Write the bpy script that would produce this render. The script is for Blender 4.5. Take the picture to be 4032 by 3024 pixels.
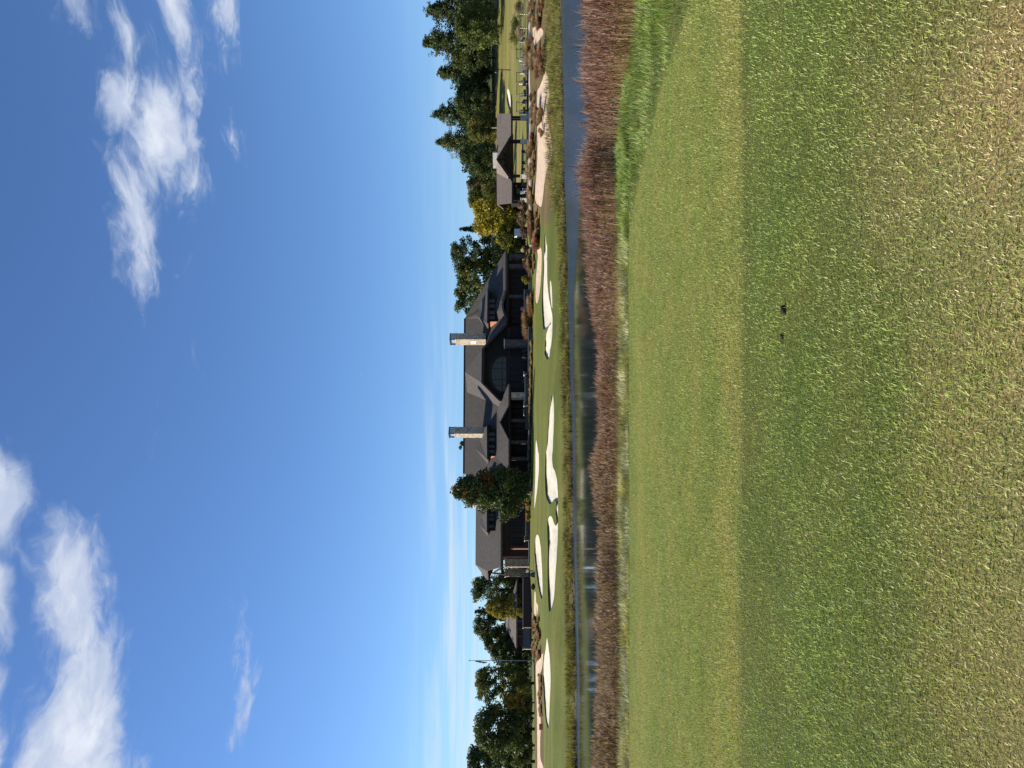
import bpy, bmesh, math, random
import numpy as np
from mathutils import Vector, Matrix
from mathutils.geometry import delaunay_2d_cdt

for o in list(bpy.data.objects):
    bpy.data.objects.remove(o, do_unlink=True)
S = bpy.context.scene
C = S.collection
rng = np.random.default_rng(7)
random.seed(7)
R = math.radians

# ------------------------------------------------------------------ camera
F = 2800.0          # focal length in photo pixels
E = 1.65            # eye height above the grass underfoot
HV = 2070.0         # photo column of the horizon (photo lies on its side)
cam_d = bpy.data.cameras.new('camera')
cam = bpy.data.objects.new('camera', cam_d)
C.objects.link(cam)
cam_d.sensor_width = 36.0
cam_d.lens = F / 4032 * 36.0
cam_d.shift_x = -(HV - 2016) / 4032
cam_d.clip_start = 0.05
cam_d.clip_end = 12000
# the phone was held upright but the picture is stored on its side
cam.matrix_world = Matrix(((0, 1, 0, 0), (0, 0, -1, 0), (-1, 0, 0, E), (0, 0, 0, 1)))
S.camera = cam
S.render.resolution_x = 1024
S.render.resolution_y = 768

# ------------------------------------------------------------------ sky and sun
SUN_EL = R(34)
SUN_AZ = R(-80)     # measured from +Y towards +X: the sun stands left, a little behind the clubhouse
sdir = Vector((math.sin(SUN_AZ) * math.cos(SUN_EL), math.cos(SUN_AZ) * math.cos(SUN_EL), math.sin(SUN_EL)))
sun_d = bpy.data.lights.new('sun', 'SUN')
sun_d.energy = 4.7
sun_d.angle = R(0.53)
sun_d.color = (1.0, 0.93, 0.82)
sun = bpy.data.objects.new('sun', sun_d)
C.objects.link(sun)
sun.rotation_euler = (-sdir).to_track_quat('-Z', 'Y').to_euler()
sun.location = (-60, 20, 60)

W = bpy.data.worlds.new('World')
S.world = W
W.use_nodes = True
wn = W.node_tree.nodes
wl = W.node_tree.links
wn.clear()


def N(nodes, t, **k):
    n = nodes.new(t)
    for a, b in k.items():
        setattr(n, a, b)
    return n


def build_sky():
    out = N(wn, 'ShaderNodeOutputWorld')
    bg = N(wn, 'ShaderNodeBackground')
    bg.inputs['Strength'].default_value = 0.080
    sky = N(wn, 'ShaderNodeTexSky', sky_type='NISHITA')
    sky.sun_disc = False
    sky.sun_elevation = SUN_EL
    sky.sun_rotation = SUN_AZ
    sky.altitude = 200
    sky.air_density = 1.0
    sky.dust_density = 0.3
    sky.ozone_density = 4.0
    tint = N(wn, 'ShaderNodeMix', data_type='RGBA', blend_type='MULTIPLY')
    tint.inputs[0].default_value = 1.0
    wl.new(sky.outputs[0], tint.inputs[6])
    tint.inputs[7].default_value = (0.73, 0.91, 1.13, 1)
    tc = N(wn, 'ShaderNodeTexCoord')
    sep = N(wn, 'ShaderNodeSeparateXYZ')
    wl.new(tc.outputs['Generated'], sep.inputs[0])
    zz = N(wn, 'ShaderNodeMath', operation='MAXIMUM')
    wl.new(sep.outputs[2], zz.inputs[0])
    zz.inputs[1].default_value = 0.02

    def m(op, a, b=None, c=None, clamp=False):
        n = N(wn, 'ShaderNodeMath', operation=op, use_clamp=clamp)
        for i, v in enumerate((a, b, c)):
            if v is None:
                continue
            if isinstance(v, (int, float)):
                n.inputs[i].default_value = v
            else:
                wl.new(v, n.inputs[i])
        return n.outputs[0]
    px = m('DIVIDE', sep.outputs[0], zz.outputs[0])
    py = m('DIVIDE', sep.outputs[1], zz.outputs[0])
    comb = N(wn, 'ShaderNodeCombineXYZ')
    wl.new(px, comb.inputs[0])
    wl.new(py, comb.inputs[1])
    # cloud sheet: positions on the plane of the cloud deck, height 1
    warp = N(wn, 'ShaderNodeTexNoise')
    warp.inputs['Scale'].default_value = 2.2
    warp.inputs['Detail'].default_value = 4
    wl.new(comb.outputs[0], warp.inputs['Vector'])
    wadd = N(wn, 'ShaderNodeVectorMath', operation='MULTIPLY_ADD')
    wl.new(warp.outputs['Color'], wadd.inputs[0])
    wadd.inputs[1].default_value = (0.34, 0.34, 0)
    wsub = N(wn, 'ShaderNodeVectorMath', operation='SUBTRACT')
    wl.new(comb.outputs[0], wsub.inputs[0])
    wsub.inputs[1].default_value = (0.17, 0.17, 0)
    wl.new(wsub.outputs[0], wadd.inputs[2])
    P = wadd.outputs[0]
    nz = N(wn, 'ShaderNodeTexNoise')
    nz.inputs['Scale'].default_value = 3.6
    nz.inputs['Detail'].default_value = 7
    nz.inputs['Roughness'].default_value = 0.6
    wl.new(P, nz.inputs['Vector'])

    def blob(xd0, xd1, yd0, yd1, rot=0.0, w=1.0):
        def pp(xd, yd):
            b = (HV - xd) / F
            a = (1512 - yd) / F
            return a / b, 1 / b
        cx, cy = pp((xd0 + xd1) / 2, (yd0 + yd1) / 2)
        e = [pp(xd0, (yd0 + yd1) / 2), pp(xd1, (yd0 + yd1) / 2), pp((xd0 + xd1) / 2, yd0), pp((xd0 + xd1) / 2, yd1)]
        ry = abs(e[1][1] - e[0][1]) / 2
        rx = abs(e[3][0] - e[2][0]) / 2 * 1.16
        ry *= 1.16
        mp = N(wn, 'ShaderNodeMapping', vector_type='TEXTURE')
        mp.inputs['Location'].default_value = (cx, cy, 0)
        mp.inputs['Rotation'].default_value = (0, 0, rot)
        mp.inputs['Scale'].default_value = (rx, ry, 1)
        wl.new(P, mp.inputs[0])
        ln = N(wn, 'ShaderNodeVectorMath', operation='LENGTH')
        wl.new(mp.outputs[0], ln.inputs[0])
        d = m('SUBTRACT', 1.0, ln.outputs['Value'])
        d = m('MAXIMUM', d, -1.0)
        return m('MULTIPLY', d, w)
    blobs = [(424, 656, 570, 1200, 0.12, 1.0), (540, 740, 220, 780, 0.05, 1.0), (430, 600, 190, 560, 0, 0.8),
             (460, 560, 20, 240, 0, 0.55), (700, 815, 130, 990, 0.04, 0.5), (660, 755, -120, 175, 0, 0.7),
             (815, 945, -140, 240, 0, 0.75), (170, 375, -220, 90, 0, 0.8), (890, 950, 440, 640, 0, 0.4),
             (-60, 190, 1790, 2240, 0, 1.1), (-80, 130, 2100, 2520, 0, 1.15), (-100, 80, 2620, 3300, 0, 1.0),
             (150, 530, 2380, 3300, 0, 1.35), (170, 470, 2090, 2600, 0, 1.15), (120, 300, 2560, 3200, 0, 0.7),
             (915, 1005, 2440, 2900, 0, 0.45), (520, 590, 2860, 3200, 0, 0.4)]
    acc = None
    for b in blobs:
        d = blob(*b)
        acc = d if acc is None else m('SMOOTH_MAX', acc, d, 0.12)
    # fair-weather clouds over the rest of the sky, behind and beside the view
    big = N(wn, 'ShaderNodeTexNoise')
    big.inputs['Scale'].default_value = 0.9
    big.inputs['Detail'].default_value = 2
    wl.new(P, big.inputs['Vector'])
    rest = m('MULTIPLY_ADD', big.outputs[0], 2.6, -1.62)
    back = m('GREATER_THAN', 0.35, py)
    rest = m('MULTIPLY', rest, back)
    rest2 = m('SUBTRACT', rest, m('SUBTRACT', 1.0, back))
    acc = m('MAXIMUM', acc, rest2)
    dens = m('MULTIPLY_ADD', nz.outputs[0], 1.7, -0.66)
    fine = N(wn, 'ShaderNodeTexNoise')
    fine.inputs['Scale'].default_value = 13
    fine.inputs['Detail'].default_value = 6
    fine.inputs['Roughness'].default_value = 0.62
    fine.inputs['Distortion'].default_value = 0.6
    wl.new(P, fine.inputs['Vector'])
    dens = m('ADD', dens, m('MULTIPLY_ADD', fine.outputs[0], 1.1, -0.55))
    dens = m('ADD', dens, m('MULTIPLY', acc, 1.05))
    mr = N(wn, 'ShaderNodeMapRange', interpolation_type='SMOOTHERSTEP')
    mr.inputs['From Min'].default_value = 0.06
    mr.inputs['From Max'].default_value = 1.0
    wl.new(dens, mr.inputs['Value'])
    core = N(wn, 'ShaderNodeMapRange', interpolation_type='SMOOTHSTEP')
    core.inputs['From Min'].default_value = 0.62
    core.inputs['From Max'].default_value = 1.85
    puff = N(wn, 'ShaderNodeTexNoise')
    puff.inputs['Scale'].default_value = 7.5
    puff.inputs['Detail'].default_value = 7
    puff.inputs['Roughness'].default_value = 0.6
    wl.new(P, puff.inputs['Vector'])
    wl.new(m('ADD', m('MULTIPLY', dens, 0.75), m('MULTIPLY_ADD', puff.outputs[0], 2.2, -0.85)), core.inputs['Value'])
    ccol = N(wn, 'ShaderNodeMix', data_type='RGBA')
    ccol.inputs[6].default_value = (3.9, 4.5, 5.8, 1)
    ccol.inputs[7].default_value = (6.4, 6.7, 7.3, 1)
    wl.new(core.outputs[0], ccol.inputs[0])
    # thin cirrus low over the horizon
    cm = N(wn, 'ShaderNodeMapping')
    cm.inputs['Rotation'].default_value = (0, 0, R(-14))
    cm.inputs['Scale'].default_value = (0.22, 0.6, 1)
    wl.new(comb.outputs[0], cm.inputs[0])
    cn = N(wn, 'ShaderNodeTexNoise')
    cn.inputs['Scale'].default_value = 1.0
    cn.inputs['Detail'].default_value = 5
    cn.inputs['Roughness'].default_value = 0.6
    cn.inputs['Distortion'].default_value = 0.5
    wl.new(cm.outputs[0], cn.inputs['Vector'])
    cr = N(wn, 'ShaderNodeMapRange', interpolation_type='SMOOTHSTEP')
    cr.inputs['From Min'].default_value = 0.40
    cr.inputs['From Max'].default_value = 0.72
    wl.new(cn.outputs[0], cr.inputs['Value'])
    lowz = N(wn, 'ShaderNodeMapRange', interpolation_type='SMOOTHSTEP')
    lowz.inputs['From Min'].default_value = 0.165
    lowz.inputs['From Max'].default_value = 0.10
    wl.new(sep.outputs[2], lowz.inputs['Value'])
    azl = N(wn, 'ShaderNodeMapRange', interpolation_type='SMOOTHSTEP')
    azl.inputs['From Min'].default_value = 0.22
    azl.inputs['From Max'].default_value = -0.15
    azl.inputs['To Min'].default_value = 0.2
    wl.new(m('DIVIDE', sep.outputs[0], m('MAXIMUM', m('ABSOLUTE', sep.outputs[1]), 0.3)), azl.inputs['Value'])
    hor = N(wn, 'ShaderNodeMapRange', interpolation_type='SMOOTHSTEP')
    hor.inputs['From Min'].default_value = 0.0
    hor.inputs['From Max'].default_value = 0.05
    wl.new(sep.outputs[2], hor.inputs['Value'])
    cir = m('MULTIPLY', m('MULTIPLY', m('MULTIPLY', cr.outputs[0], lowz.outputs[0]), m('MULTIPLY', azl.outputs[0], hor.outputs[0])), 0.85)
    mixc = N(wn, 'ShaderNodeMix', data_type='RGBA')
    wl.new(cir, mixc.inputs[0])
    wl.new(tint.outputs[2], mixc.inputs[6])
    mixc.inputs[7].default_value = (5.2, 6.0, 6.7, 1)
    mix = N(wn, 'ShaderNodeMix', data_type='RGBA')
    wl.new(m('MULTIPLY', mr.outputs[0], 0.95), mix.inputs[0])
    wl.new(mixc.outputs[2], mix.inputs[6])
    wl.new(ccol.outputs[2], mix.inputs[7])
    wl.new(mix.outputs[2], bg.inputs[0])
    wl.new(bg.outputs[0], out.inputs[0])


build_sky()
vs = S.view_settings
vs.view_transform = 'Standard'
vs.look = 'None'
vs.exposure = 0.78
vs.gamma = 1.0
vs.use_curve_mapping = False
S.render.engine = 'CYCLES'
S.cycles.max_bounces = 6
S.cycles.transparent_max_bounces = 4
S.cycles.caustics_reflective = False
S.cycles.caustics_refractive = False


# ------------------------------------------------------------------ helpers
def P(xd, yd, Y):
    """photo pixel (as stored, lying on its side) at distance Y -> world point"""
    return Vector(((1512 - yd) / F * Y, Y, E + (HV - xd) / F * Y))


def tag(o, label=None, cat=None, group=None, kind=None):
    if label: o['label'] = label
    if cat: o['category'] = cat
    if group: o['group'] = group
    if kind: o['kind'] = kind
    return o


WM = {}     # world matrix of every object at the time it is made


def link(name, me, m=None, parent=None):
    o = bpy.data.objects.new(name, me)
    C.objects.link(o)
    if m is not None and not me.materials:
        me.materials.append(m)
    WM[o.name] = Matrix.Identity(4)
    if parent is not None:
        o.parent = parent
        o.matrix_parent_inverse = WM[parent.name].inverted()
    return o


def empty(name, loc=(0, 0, 0), rz=0):
    o = bpy.data.objects.new(name, None)
    C.objects.link(o)
    o.location = loc
    o.rotation_euler = (0, 0, rz)
    o.empty_display_size = 0.5
    WM[o.name] = Matrix.Translation(Vector(loc)) @ Matrix.Rotation(rz, 4, 'Z')
    return o


def tri_mesh(name, co, tri, col=None, smooth=False):
    me = bpy.data.meshes.new(name)
    co = np.ascontiguousarray(co, dtype=np.float32)
    tri = np.ascontiguousarray(tri, dtype=np.int32)
    me.vertices.add(len(co))
    me.vertices.foreach_set('co', co.ravel())
    me.loops.add(tri.size)
    me.loops.foreach_set('vertex_index', tri.ravel())
    me.polygons.add(len(tri))
    me.polygons.foreach_set('loop_start', np.arange(0, tri.size, 3, dtype=np.int32))
    me.polygons.foreach_set('loop_total', np.full(len(tri), 3, dtype=np.int32))
    if smooth:
        me.polygons.foreach_set('use_smooth', np.ones(len(tri), dtype=bool))
    me.update(calc_edges=True)
    if col is not None:
        a = me.color_attributes.new('Col', 'FLOAT_COLOR', 'POINT')
        c4 = np.ones((len(co), 4), dtype=np.float32)
        c4[:, :3] = col
        a.data.foreach_set('color', c4.ravel())
    return me


def bm_mesh(name, bm):
    bmesh.ops.recalc_face_normals(bm, faces=bm.faces)
    me = bpy.data.meshes.new(name)
    bm.to_mesh(me)
    bm.free()
    return me


def bx(bm, c, d, rz=0.0, rx=0.0, ry=0.0):
    M = Matrix.Translation(Vector(c)) @ Matrix.Rotation(rz, 4, 'Z') @ Matrix.Rotation(ry, 4, 'Y') @ Matrix.Rotation(rx, 4, 'X')
    vs_ = [bm.verts.new(M @ Vector((sx * d[0] / 2, sy * d[1] / 2, sz * d[2] / 2))) for sx in (-1, 1) for sy in (-1, 1) for sz in (-1, 1)]
    for f in ((0, 1, 3, 2), (4, 6, 7, 5), (0, 4, 5, 1), (2, 3, 7, 6), (0, 2, 6, 4), (1, 5, 7, 3)):
        bm.faces.new([vs_[i] for i in f])


def box(name, c, d, m, parent=None, rz=0.0, rx=0.0, ry=0.0, bevel=0.0):
    bm = bmesh.new()
    bx(bm, (0, 0, 0), d, rz, rx, ry)
    if bevel:
        bmesh.ops.bevel(bm, geom=bm.edges[:], offset=bevel, segments=2, affect='EDGES')
    me = bm_mesh(name, bm)
    o = bpy.data.objects.new(name, me)
    C.objects.link(o)
    me.materials.append(m)
    WM[o.name] = Matrix.Translation(Vector(c))
    if parent is not None:
        o.parent = parent
        o.matrix_parent_inverse = WM[parent.name].inverted()
    o.location = c
    return o


def tube(bm, pts, rad, seg=8, cap=True):
    pts = [Vector(p) for p in pts]
    rings = []
    for i, p in enumerate(pts):
        t = (pts[min(i + 1, len(pts) - 1)] - pts[max(i - 1, 0)]).normalized()
        a = t.orthogonal().normalized() if i == 0 else (rings_dir - t * rings_dir.dot(t)).normalized()
        rings_dir = a
        b = t.cross(a)
        r = rad[i] if isinstance(rad, (list, tuple)) else rad
        rings.append([bm.verts.new(p + (a * math.cos(k * 2 * math.pi / seg) + b * math.sin(k * 2 * math.pi / seg)) * r) for k in range(seg)])
    for i in range(len(rings) - 1):
        for k in range(seg):
            bm.faces.new((rings[i][k], rings[i][(k + 1) % seg], rings[i + 1][(k + 1) % seg], rings[i + 1][k]))
    if cap:
        bm.faces.new(rings[0][::-1])
        bm.faces.new(rings[-1])


def tube_obj(name, pts, rad, m, parent=None, seg=8):
    bm = bmesh.new()
    tube(bm, pts, rad, seg)
    return link(name, bm_mesh(name, bm), m, parent)


def slab(name, pts, th, m, parent=None, d=None):
    """polygon of 3-D points thickened by th along d (default straight down)"""
    d = Vector(d) if d is not None else Vector((0, 0, -1))
    bm = bmesh.new()
    top = [bm.verts.new(Vector(p)) for p in pts]
    bot = [bm.verts.new(Vector(p) + d * th) for p in pts]
    f1 = bm.faces.new(top)
    f2 = bm.faces.new(bot[::-1])
    n = len(pts)
    for i in range(n):
        bm.faces.new((top[i], bot[i], bot[(i + 1) % n], top[(i + 1) % n]))
    bmesh.ops.triangulate(bm, faces=[f1, f2])
    return link(name, bm_mesh(name, bm), m, parent)


def pbox(name, xd0, xd1, yd0, yd1, Y0, depth, m, parent=None, bevel=0.0):
    """box whose front face covers the given photo pixels at distance Y0"""
    a = P(xd0, yd0, Y0)
    b = P(xd1, yd1, Y0)
    c = ((a.x + b.x) / 2, Y0 + depth / 2, (a.z + b.z) / 2)
    return box(name, c, (abs(a.x - b.x), depth, abs(a.z - b.z)), m, parent, bevel=bevel)


# ------------------------------------------------------------------ materials
def new_mat(name):
    m = bpy.data.materials.new(name)
    m.use_nodes = True
    nt = m.node_tree
    nt.nodes.clear()
    out = nt.nodes.new('ShaderNodeOutputMaterial')
    return m, nt, out


def simple(name, col, rough=0.7, var=0.25, scale=6.0, bump=0.0, metal=0.0, spec=0.3, bscale=None, detail=5):
    m, nt, out = new_mat(name)
    b = nt.nodes.new('ShaderNodeBsdfPrincipled')
    b.inputs['Roughness'].default_value = rough
    b.inputs['Metallic'].default_value = metal
    b.inputs['Specular IOR Level'].default_value = spec
    tc = nt.nodes.new('ShaderNodeTexCoord')
    geo = nt.nodes.new('ShaderNodeNewGeometry')
    nz = nt.nodes.new('ShaderNodeTexNoise')
    nz.inputs['Scale'].default_value = scale
    nz.inputs['Detail'].default_value = detail
    nt.links.new(geo.outputs['Position'], nz.inputs['Vector'])
    mx = nt.nodes.new('ShaderNodeMix')
    mx.data_type = 'RGBA'
    mr = nt.nodes.new('ShaderNodeMapRange')
    mr.inputs['From Min'].default_value = 0.3
    mr.inputs['From Max'].default_value = 0.7
    nt.links.new(nz.outputs[0], mr.inputs['Value'])
    nt.links.new(mr.outputs[0], mx.inputs[0])
    mx.inputs[6].default_value = (*[c * (1 - var) for c in col], 1)
    mx.inputs[7].default_value = (*[min(1, c * (1 + var)) for c in col], 1)
    nt.links.new(mx.outputs[2], b.inputs['Base Color'])
    if bump:
        bn = nt.nodes.new('ShaderNodeTexNoise')
        bn.inputs['Scale'].default_value = bscale or scale * 3
        bn.inputs['Detail'].default_value = 4
        nt.links.new(geo.outputs['Position'], bn.inputs['Vector'])
        bp = nt.nodes.new('ShaderNodeBump')
        bp.inputs['Strength'].default_value = bump
        bp.inputs['Distance'].default_value = 0.1
        nt.links.new(bn.outputs[0], bp.inputs['Height'])
        nt.links.new(bp.outputs[0], b.inputs['Normal'])
    nt.links.new(b.outputs[0], out.inputs[0])
    return m


def leaf_mat(name, trans=0.3, rough=0.6, spec=0.25):
    """foliage: colour comes with each leaf or blade"""
    m, nt, out = new_mat(name)
    at = nt.nodes.new('ShaderNodeAttribute')
    at.attribute_name = 'Col'
    d = nt.nodes.new('ShaderNodeBsdfPrincipled')
    d.inputs['Roughness'].default_value = rough
    d.inputs['Specular IOR Level'].default_value = spec
    t = nt.nodes.new('ShaderNodeBsdfTranslucent')
    br = nt.nodes.new('ShaderNodeMix')
    br.data_type = 'RGBA'
    br.blend_type = 'MULTIPLY'
    br.inputs[0].default_value = 1
    br.inputs[7].default_value = (1.25, 1.2, 0.6, 1)
    nt.links.new(at.outputs['Color'], br.inputs[6])
    mx = nt.nodes.new('ShaderNodeMixShader')
    mx.inputs[0].default_value = trans
    nt.links.new(at.outputs['Color'], d.inputs['Base Color'])
    nt.links.new(br.outputs[2], t.inputs['Color'])
    nt.links.new(d.outputs[0], mx.inputs[1])
    nt.links.new(t.outputs[0], mx.inputs[2])
    nt.links.new(mx.outputs[0], out.inputs[0])
    return m


def ground_mat():
    m, nt, out = new_mat('turf_ground')
    at = nt.nodes.new('ShaderNodeAttribute')
    at.attribute_name = 'Col'
    geo = nt.nodes.new('ShaderNodeNewGeometry')
    b = nt.nodes.new('ShaderNodeBsdfPrincipled')
    b.inputs['Roughness'].default_value = 0.9
    b.inputs['Specular IOR Level'].default_value = 0.1
    col = at.outputs['Color']

    def layer(col, scale, lo, hi, c0, c1, mapscale=None, detail=4):
        nz = nt.nodes.new('ShaderNodeTexNoise')
        nz.inputs['Scale'].default_value = scale
        nz.inputs['Detail'].default_value = detail
        if mapscale:
            mp = nt.nodes.new('ShaderNodeMapping')
            mp.inputs['Scale'].default_value = mapscale
            nt.links.new(geo.outputs['Position'], mp.inputs[0])
            nt.links.new(mp.outputs[0], nz.inputs['Vector'])
        else:
            nt.links.new(geo.outputs['Position'], nz.inputs['Vector'])
        mr = nt.nodes.new('ShaderNodeMapRange')
        mr.inputs['From Min'].default_value = lo
        mr.inputs['From Max'].default_value = hi
        nt.links.new(nz.outputs[0], mr.inputs['Value'])
        cc = nt.nodes.new('ShaderNodeMix')
        cc.data_type = 'RGBA'
        cc.inputs[6].default_value = (*c0, 1)
        cc.inputs[7].default_value = (*c1, 1)
        nt.links.new(mr.outputs[0], cc.inputs[0])
        mu = nt.nodes.new('ShaderNodeMix')
        mu.data_type = 'RGBA'
        mu.blend_type = 'MULTIPLY'
        mu.inputs[0].default_value = 1
        nt.links.new(col, mu.inputs[6])
        nt.links.new(cc.outputs[2], mu.inputs[7])
        return mu.outputs[2]
    col = layer(col, 60, 0.32, 0.68, (0.5, 0.55, 0.45), (1.5, 1.42, 1.4))
    col = layer(col, 1.3, 0.35, 0.68, (0.86, 0.95, 0.86), (1.18, 1.02, 1.06))
    col = layer(col, 1.0, 0.35, 0.65, (0.8, 0.88, 0.8), (1.2, 1.1, 1.15), (0.035, 0.32, 0.3), 3)
    nt.links.new(col, b.inputs['Base Color'])
    bn = nt.nodes.new('ShaderNodeTexNoise')
    bn.inputs['Scale'].default_value = 90
    bn.inputs['Detail'].default_value = 3
    nt.links.new(geo.outputs['Position'], bn.inputs['Vector'])
    bp = nt.nodes.new('ShaderNodeBump')
    bp.inputs['Strength'].default_value = 0.6
    bp.inputs['Distance'].default_value = 0.02
    nt.links.new(bn.outputs[0], bp.inputs['Height'])
    nt.links.new(bp.outputs[0], b.inputs['Normal'])
    nt.links.new(b.outputs[0], out.inputs[0])
    return m


def water_mat():
    m, nt, out = new_mat('pond_water')
    at = nt.nodes.new('ShaderNodeAttribute')
    at.attribute_name = 'Col'
    sp = nt.nodes.new('ShaderNodeSeparateColor')
    nt.links.new(at.outputs['Color'], sp.inputs[0])
    geo = nt.nodes.new('ShaderNodeNewGeometry')
    b = nt.nodes.new('ShaderNodeBsdfPrincipled')
    b.inputs['Base Color'].default_value = (0.018, 0.026, 0.026, 1)
    b.inputs['IOR'].default_value = 1.33
    b.inputs['Specular IOR Level'].default_value = 0.95
    mr = nt.nodes.new('ShaderNodeMapRange')
    mr.inputs['To Min'].default_value = 0.075
    mr.inputs['To Max'].default_value = 0.27
    nt.links.new(sp.outputs[0], mr.inputs['Value'])
    nt.links.new(mr.outputs[0], b.inputs['Roughness'])
    mp = nt.nodes.new('ShaderNodeMapping')
    mp.inputs['Scale'].default_value = (0.6, 1.6, 1)
    nt.links.new(geo.outputs['Position'], mp.inputs[0])
    nz = nt.nodes.new('ShaderNodeTexNoise')
    nz.inputs['Scale'].default_value = 2.2
    nz.inputs['Detail'].default_value = 4
    nt.links.new(mp.outputs[0], nz.inputs['Vector'])
    bp = nt.nodes.new('ShaderNodeBump')
    bp.inputs['Distance'].default_value = 0.05
    ms = nt.nodes.new('ShaderNodeMapRange')
    ms.inputs['To Min'].default_value = 0.02
    ms.inputs['To Max'].default_value = 0.6
    nt.links.new(sp.outputs[0], ms.inputs['Value'])
    nt.links.new(ms.outputs[0], bp.inputs['Strength'])
    nt.links.new(nz.outputs[0], bp.inputs['Height'])
    nt.links.new(bp.outputs[0], b.inputs['Normal'])
    nt.links.new(b.outputs[0], out.inputs[0])
    return m


def stone_mat(name, c0, c1, c2, scale=3.0, mortar=(0.3, 0.27, 0.22)):
    m, nt, out = new_mat(name)
    geo = nt.nodes.new('ShaderNodeNewGeometry')
    vo = nt.nodes.new('ShaderNodeTexVoronoi')
    vo.inputs['Scale'].default_value = scale
    nt.links.new(geo.outputs['Position'], vo.inputs['Vector'])
    vd = nt.nodes.new('ShaderNodeTexVoronoi')
    vd.feature = 'DISTANCE_TO_EDGE'
    vd.inputs['Scale'].default_value = scale
    nt.links.new(geo.outputs['Position'], vd.inputs['Vector'])
    sp = nt.nodes.new('ShaderNodeSeparateColor')
    nt.links.new(vo.outputs['Color'], sp.inputs[0])
    rp = nt.nodes.new('ShaderNodeValToRGB')
    rp.color_ramp.elements[0].color = (*c0, 1)
    rp.color_ramp.elements[1].color = (*c2, 1)
    e = rp.color_ramp.elements.new(0.5)
    e.color = (*c1, 1)
    nt.links.new(sp.outputs[0], rp.inputs[0])
    gt = nt.nodes.new('ShaderNodeMapRange')
    gt.inputs['From Max'].default_value = 0.07
    nt.links.new(vd.outputs['Distance'], gt.inputs['Value'])
    mx = nt.nodes.new('ShaderNodeMix')
    mx.data_type = 'RGBA'
    mx.inputs[6].default_value = (*mortar, 1)
    nt.links.new(gt.outputs[0], mx.inputs[0])
    nt.links.new(rp.outputs[0], mx.inputs[7])
    b = nt.nodes.new('ShaderNodeBsdfPrincipled')
    b.inputs['Roughness'].default_value = 0.85
    nt.links.new(mx.outputs[2], b.inputs['Base Color'])
    bp = nt.nodes.new('ShaderNodeBump')
    bp.inputs['Strength'].default_value = 0.7
    bp.inputs['Distance'].default_value = 0.06
    nt.links.new(gt.outputs[0], bp.inputs['Height'])
    nt.links.new(bp.outputs[0], b.inputs['Normal'])
    nt.links.new(b.outputs[0], out.inputs[0])
    return m


def brick_mat(name, c1, c2, mortar):
    m, nt, out = new_mat(name)
    geo = nt.nodes.new('ShaderNodeNewGeometry')
    mp = nt.nodes.new('ShaderNodeMapping')
    mp.inputs['Rotation'].default_value = (R(90), 0, 0)
    nt.links.new(geo.outputs['Position'], mp.inputs[0])
    br = nt.nodes.new('ShaderNodeTexBrick')
    br.inputs['Color1'].default_value = (*c1, 1)
    br.inputs['Color2'].default_value = (*c2, 1)
    br.inputs['Mortar'].default_value = (*mortar, 1)
    br.inputs['Scale'].default_value = 2.0
    nt.links.new(mp.outputs[0], br.inputs['Vector'])
    b = nt.nodes.new('ShaderNodeBsdfPrincipled')
    b.inputs['Roughness'].default_value = 0.85
    nt.links.new(br.outputs[0], b.inputs['Base Color'])
    nt.links.new(b.outputs[0], out.inputs[0])
    return m


M = {}
M['ground'] = ground_mat()
M['water'] = water_mat()
M['grass'] = leaf_mat('grass_blades', 0.28, 0.55, 0.3)
M['leaf'] = leaf_mat('tree_leaves', 0.22, 0.6, 0.2)
M['dry'] = leaf_mat('dry_grass', 0.3, 0.7, 0.15)
M['sand'] = simple('bunker_sand', (0.66, 0.59, 0.45), 0.95, 0.14, 2.5, 0.35, spec=0.1, bscale=7)
M['pinksand'] = simple('waste_sand', (0.60, 0.45, 0.31), 0.95, 0.2, 1.8, 0.5, spec=0.1, bscale=5)
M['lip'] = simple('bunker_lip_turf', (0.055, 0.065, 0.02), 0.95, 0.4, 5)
M['path'] = simple('cart_path_concrete', (0.46, 0.37, 0.30), 0.9, 0.12, 2)
M['bark'] = simple('bark', (0.055, 0.042, 0.032), 0.95, 0.4, 9, 0.6)
M['roof'] = simple('asphalt_shingle', (0.070, 0.060, 0.051), 0.85, 0.28, 2.6, 0.4, bscale=14, detail=8)
M['pavroof'] = simple('weathered_shingle', (0.165, 0.130, 0.105), 0.85, 0.2, 2.6, 0.4, bscale=14, detail=8)
M['trim'] = simple('dark_trim', (0.018, 0.016, 0.015), 0.6, 0.2, 4)
M['timber'] = simple('dark_timber', (0.012, 0.009, 0.008), 0.7, 0.3, 7)
M['shingle'] = simple('dark_shingle_wall', (0.012, 0.009, 0.008), 0.85, 0.3, 6, 0.3)
M['brick'] = brick_mat('dark_red_brick', (0.045, 0.012, 0.010), (0.03, 0.009, 0.008), (0.04, 0.03, 0.027))
M['orangebrick'] = simple('orange_brick', (0.42, 0.17, 0.08), 0.85, 0.25, 7)
M['stone'] = stone_mat('field_stone', (0.46, 0.35, 0.24), (0.60, 0.48, 0.34), (0.32, 0.23, 0.16), 3.4)
M['shadestone'] = stone_mat('shaded_field_stone', (0.055, 0.046, 0.04), (0.09, 0.078, 0.066), (0.04, 0.033, 0.03), 3.0, (0.045, 0.04, 0.035))  # field stone with shade painted into its colour, for unlit piers and walls
M['cap'] = simple('limestone_cap', (0.52, 0.46, 0.38), 0.8, 0.15, 5)
M['glass'] = simple('window_glass', (0.012, 0.014, 0.02), 0.08, 0.2, 1.5, spec=0.35)
M['shadeglass'] = simple('shaded_door_glass', (0.006, 0.006, 0.007), 0.25, 0.3, 1.5, spec=0.12)  # window glass copy darkened and dulled to imitate the dim porch reflections
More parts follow.
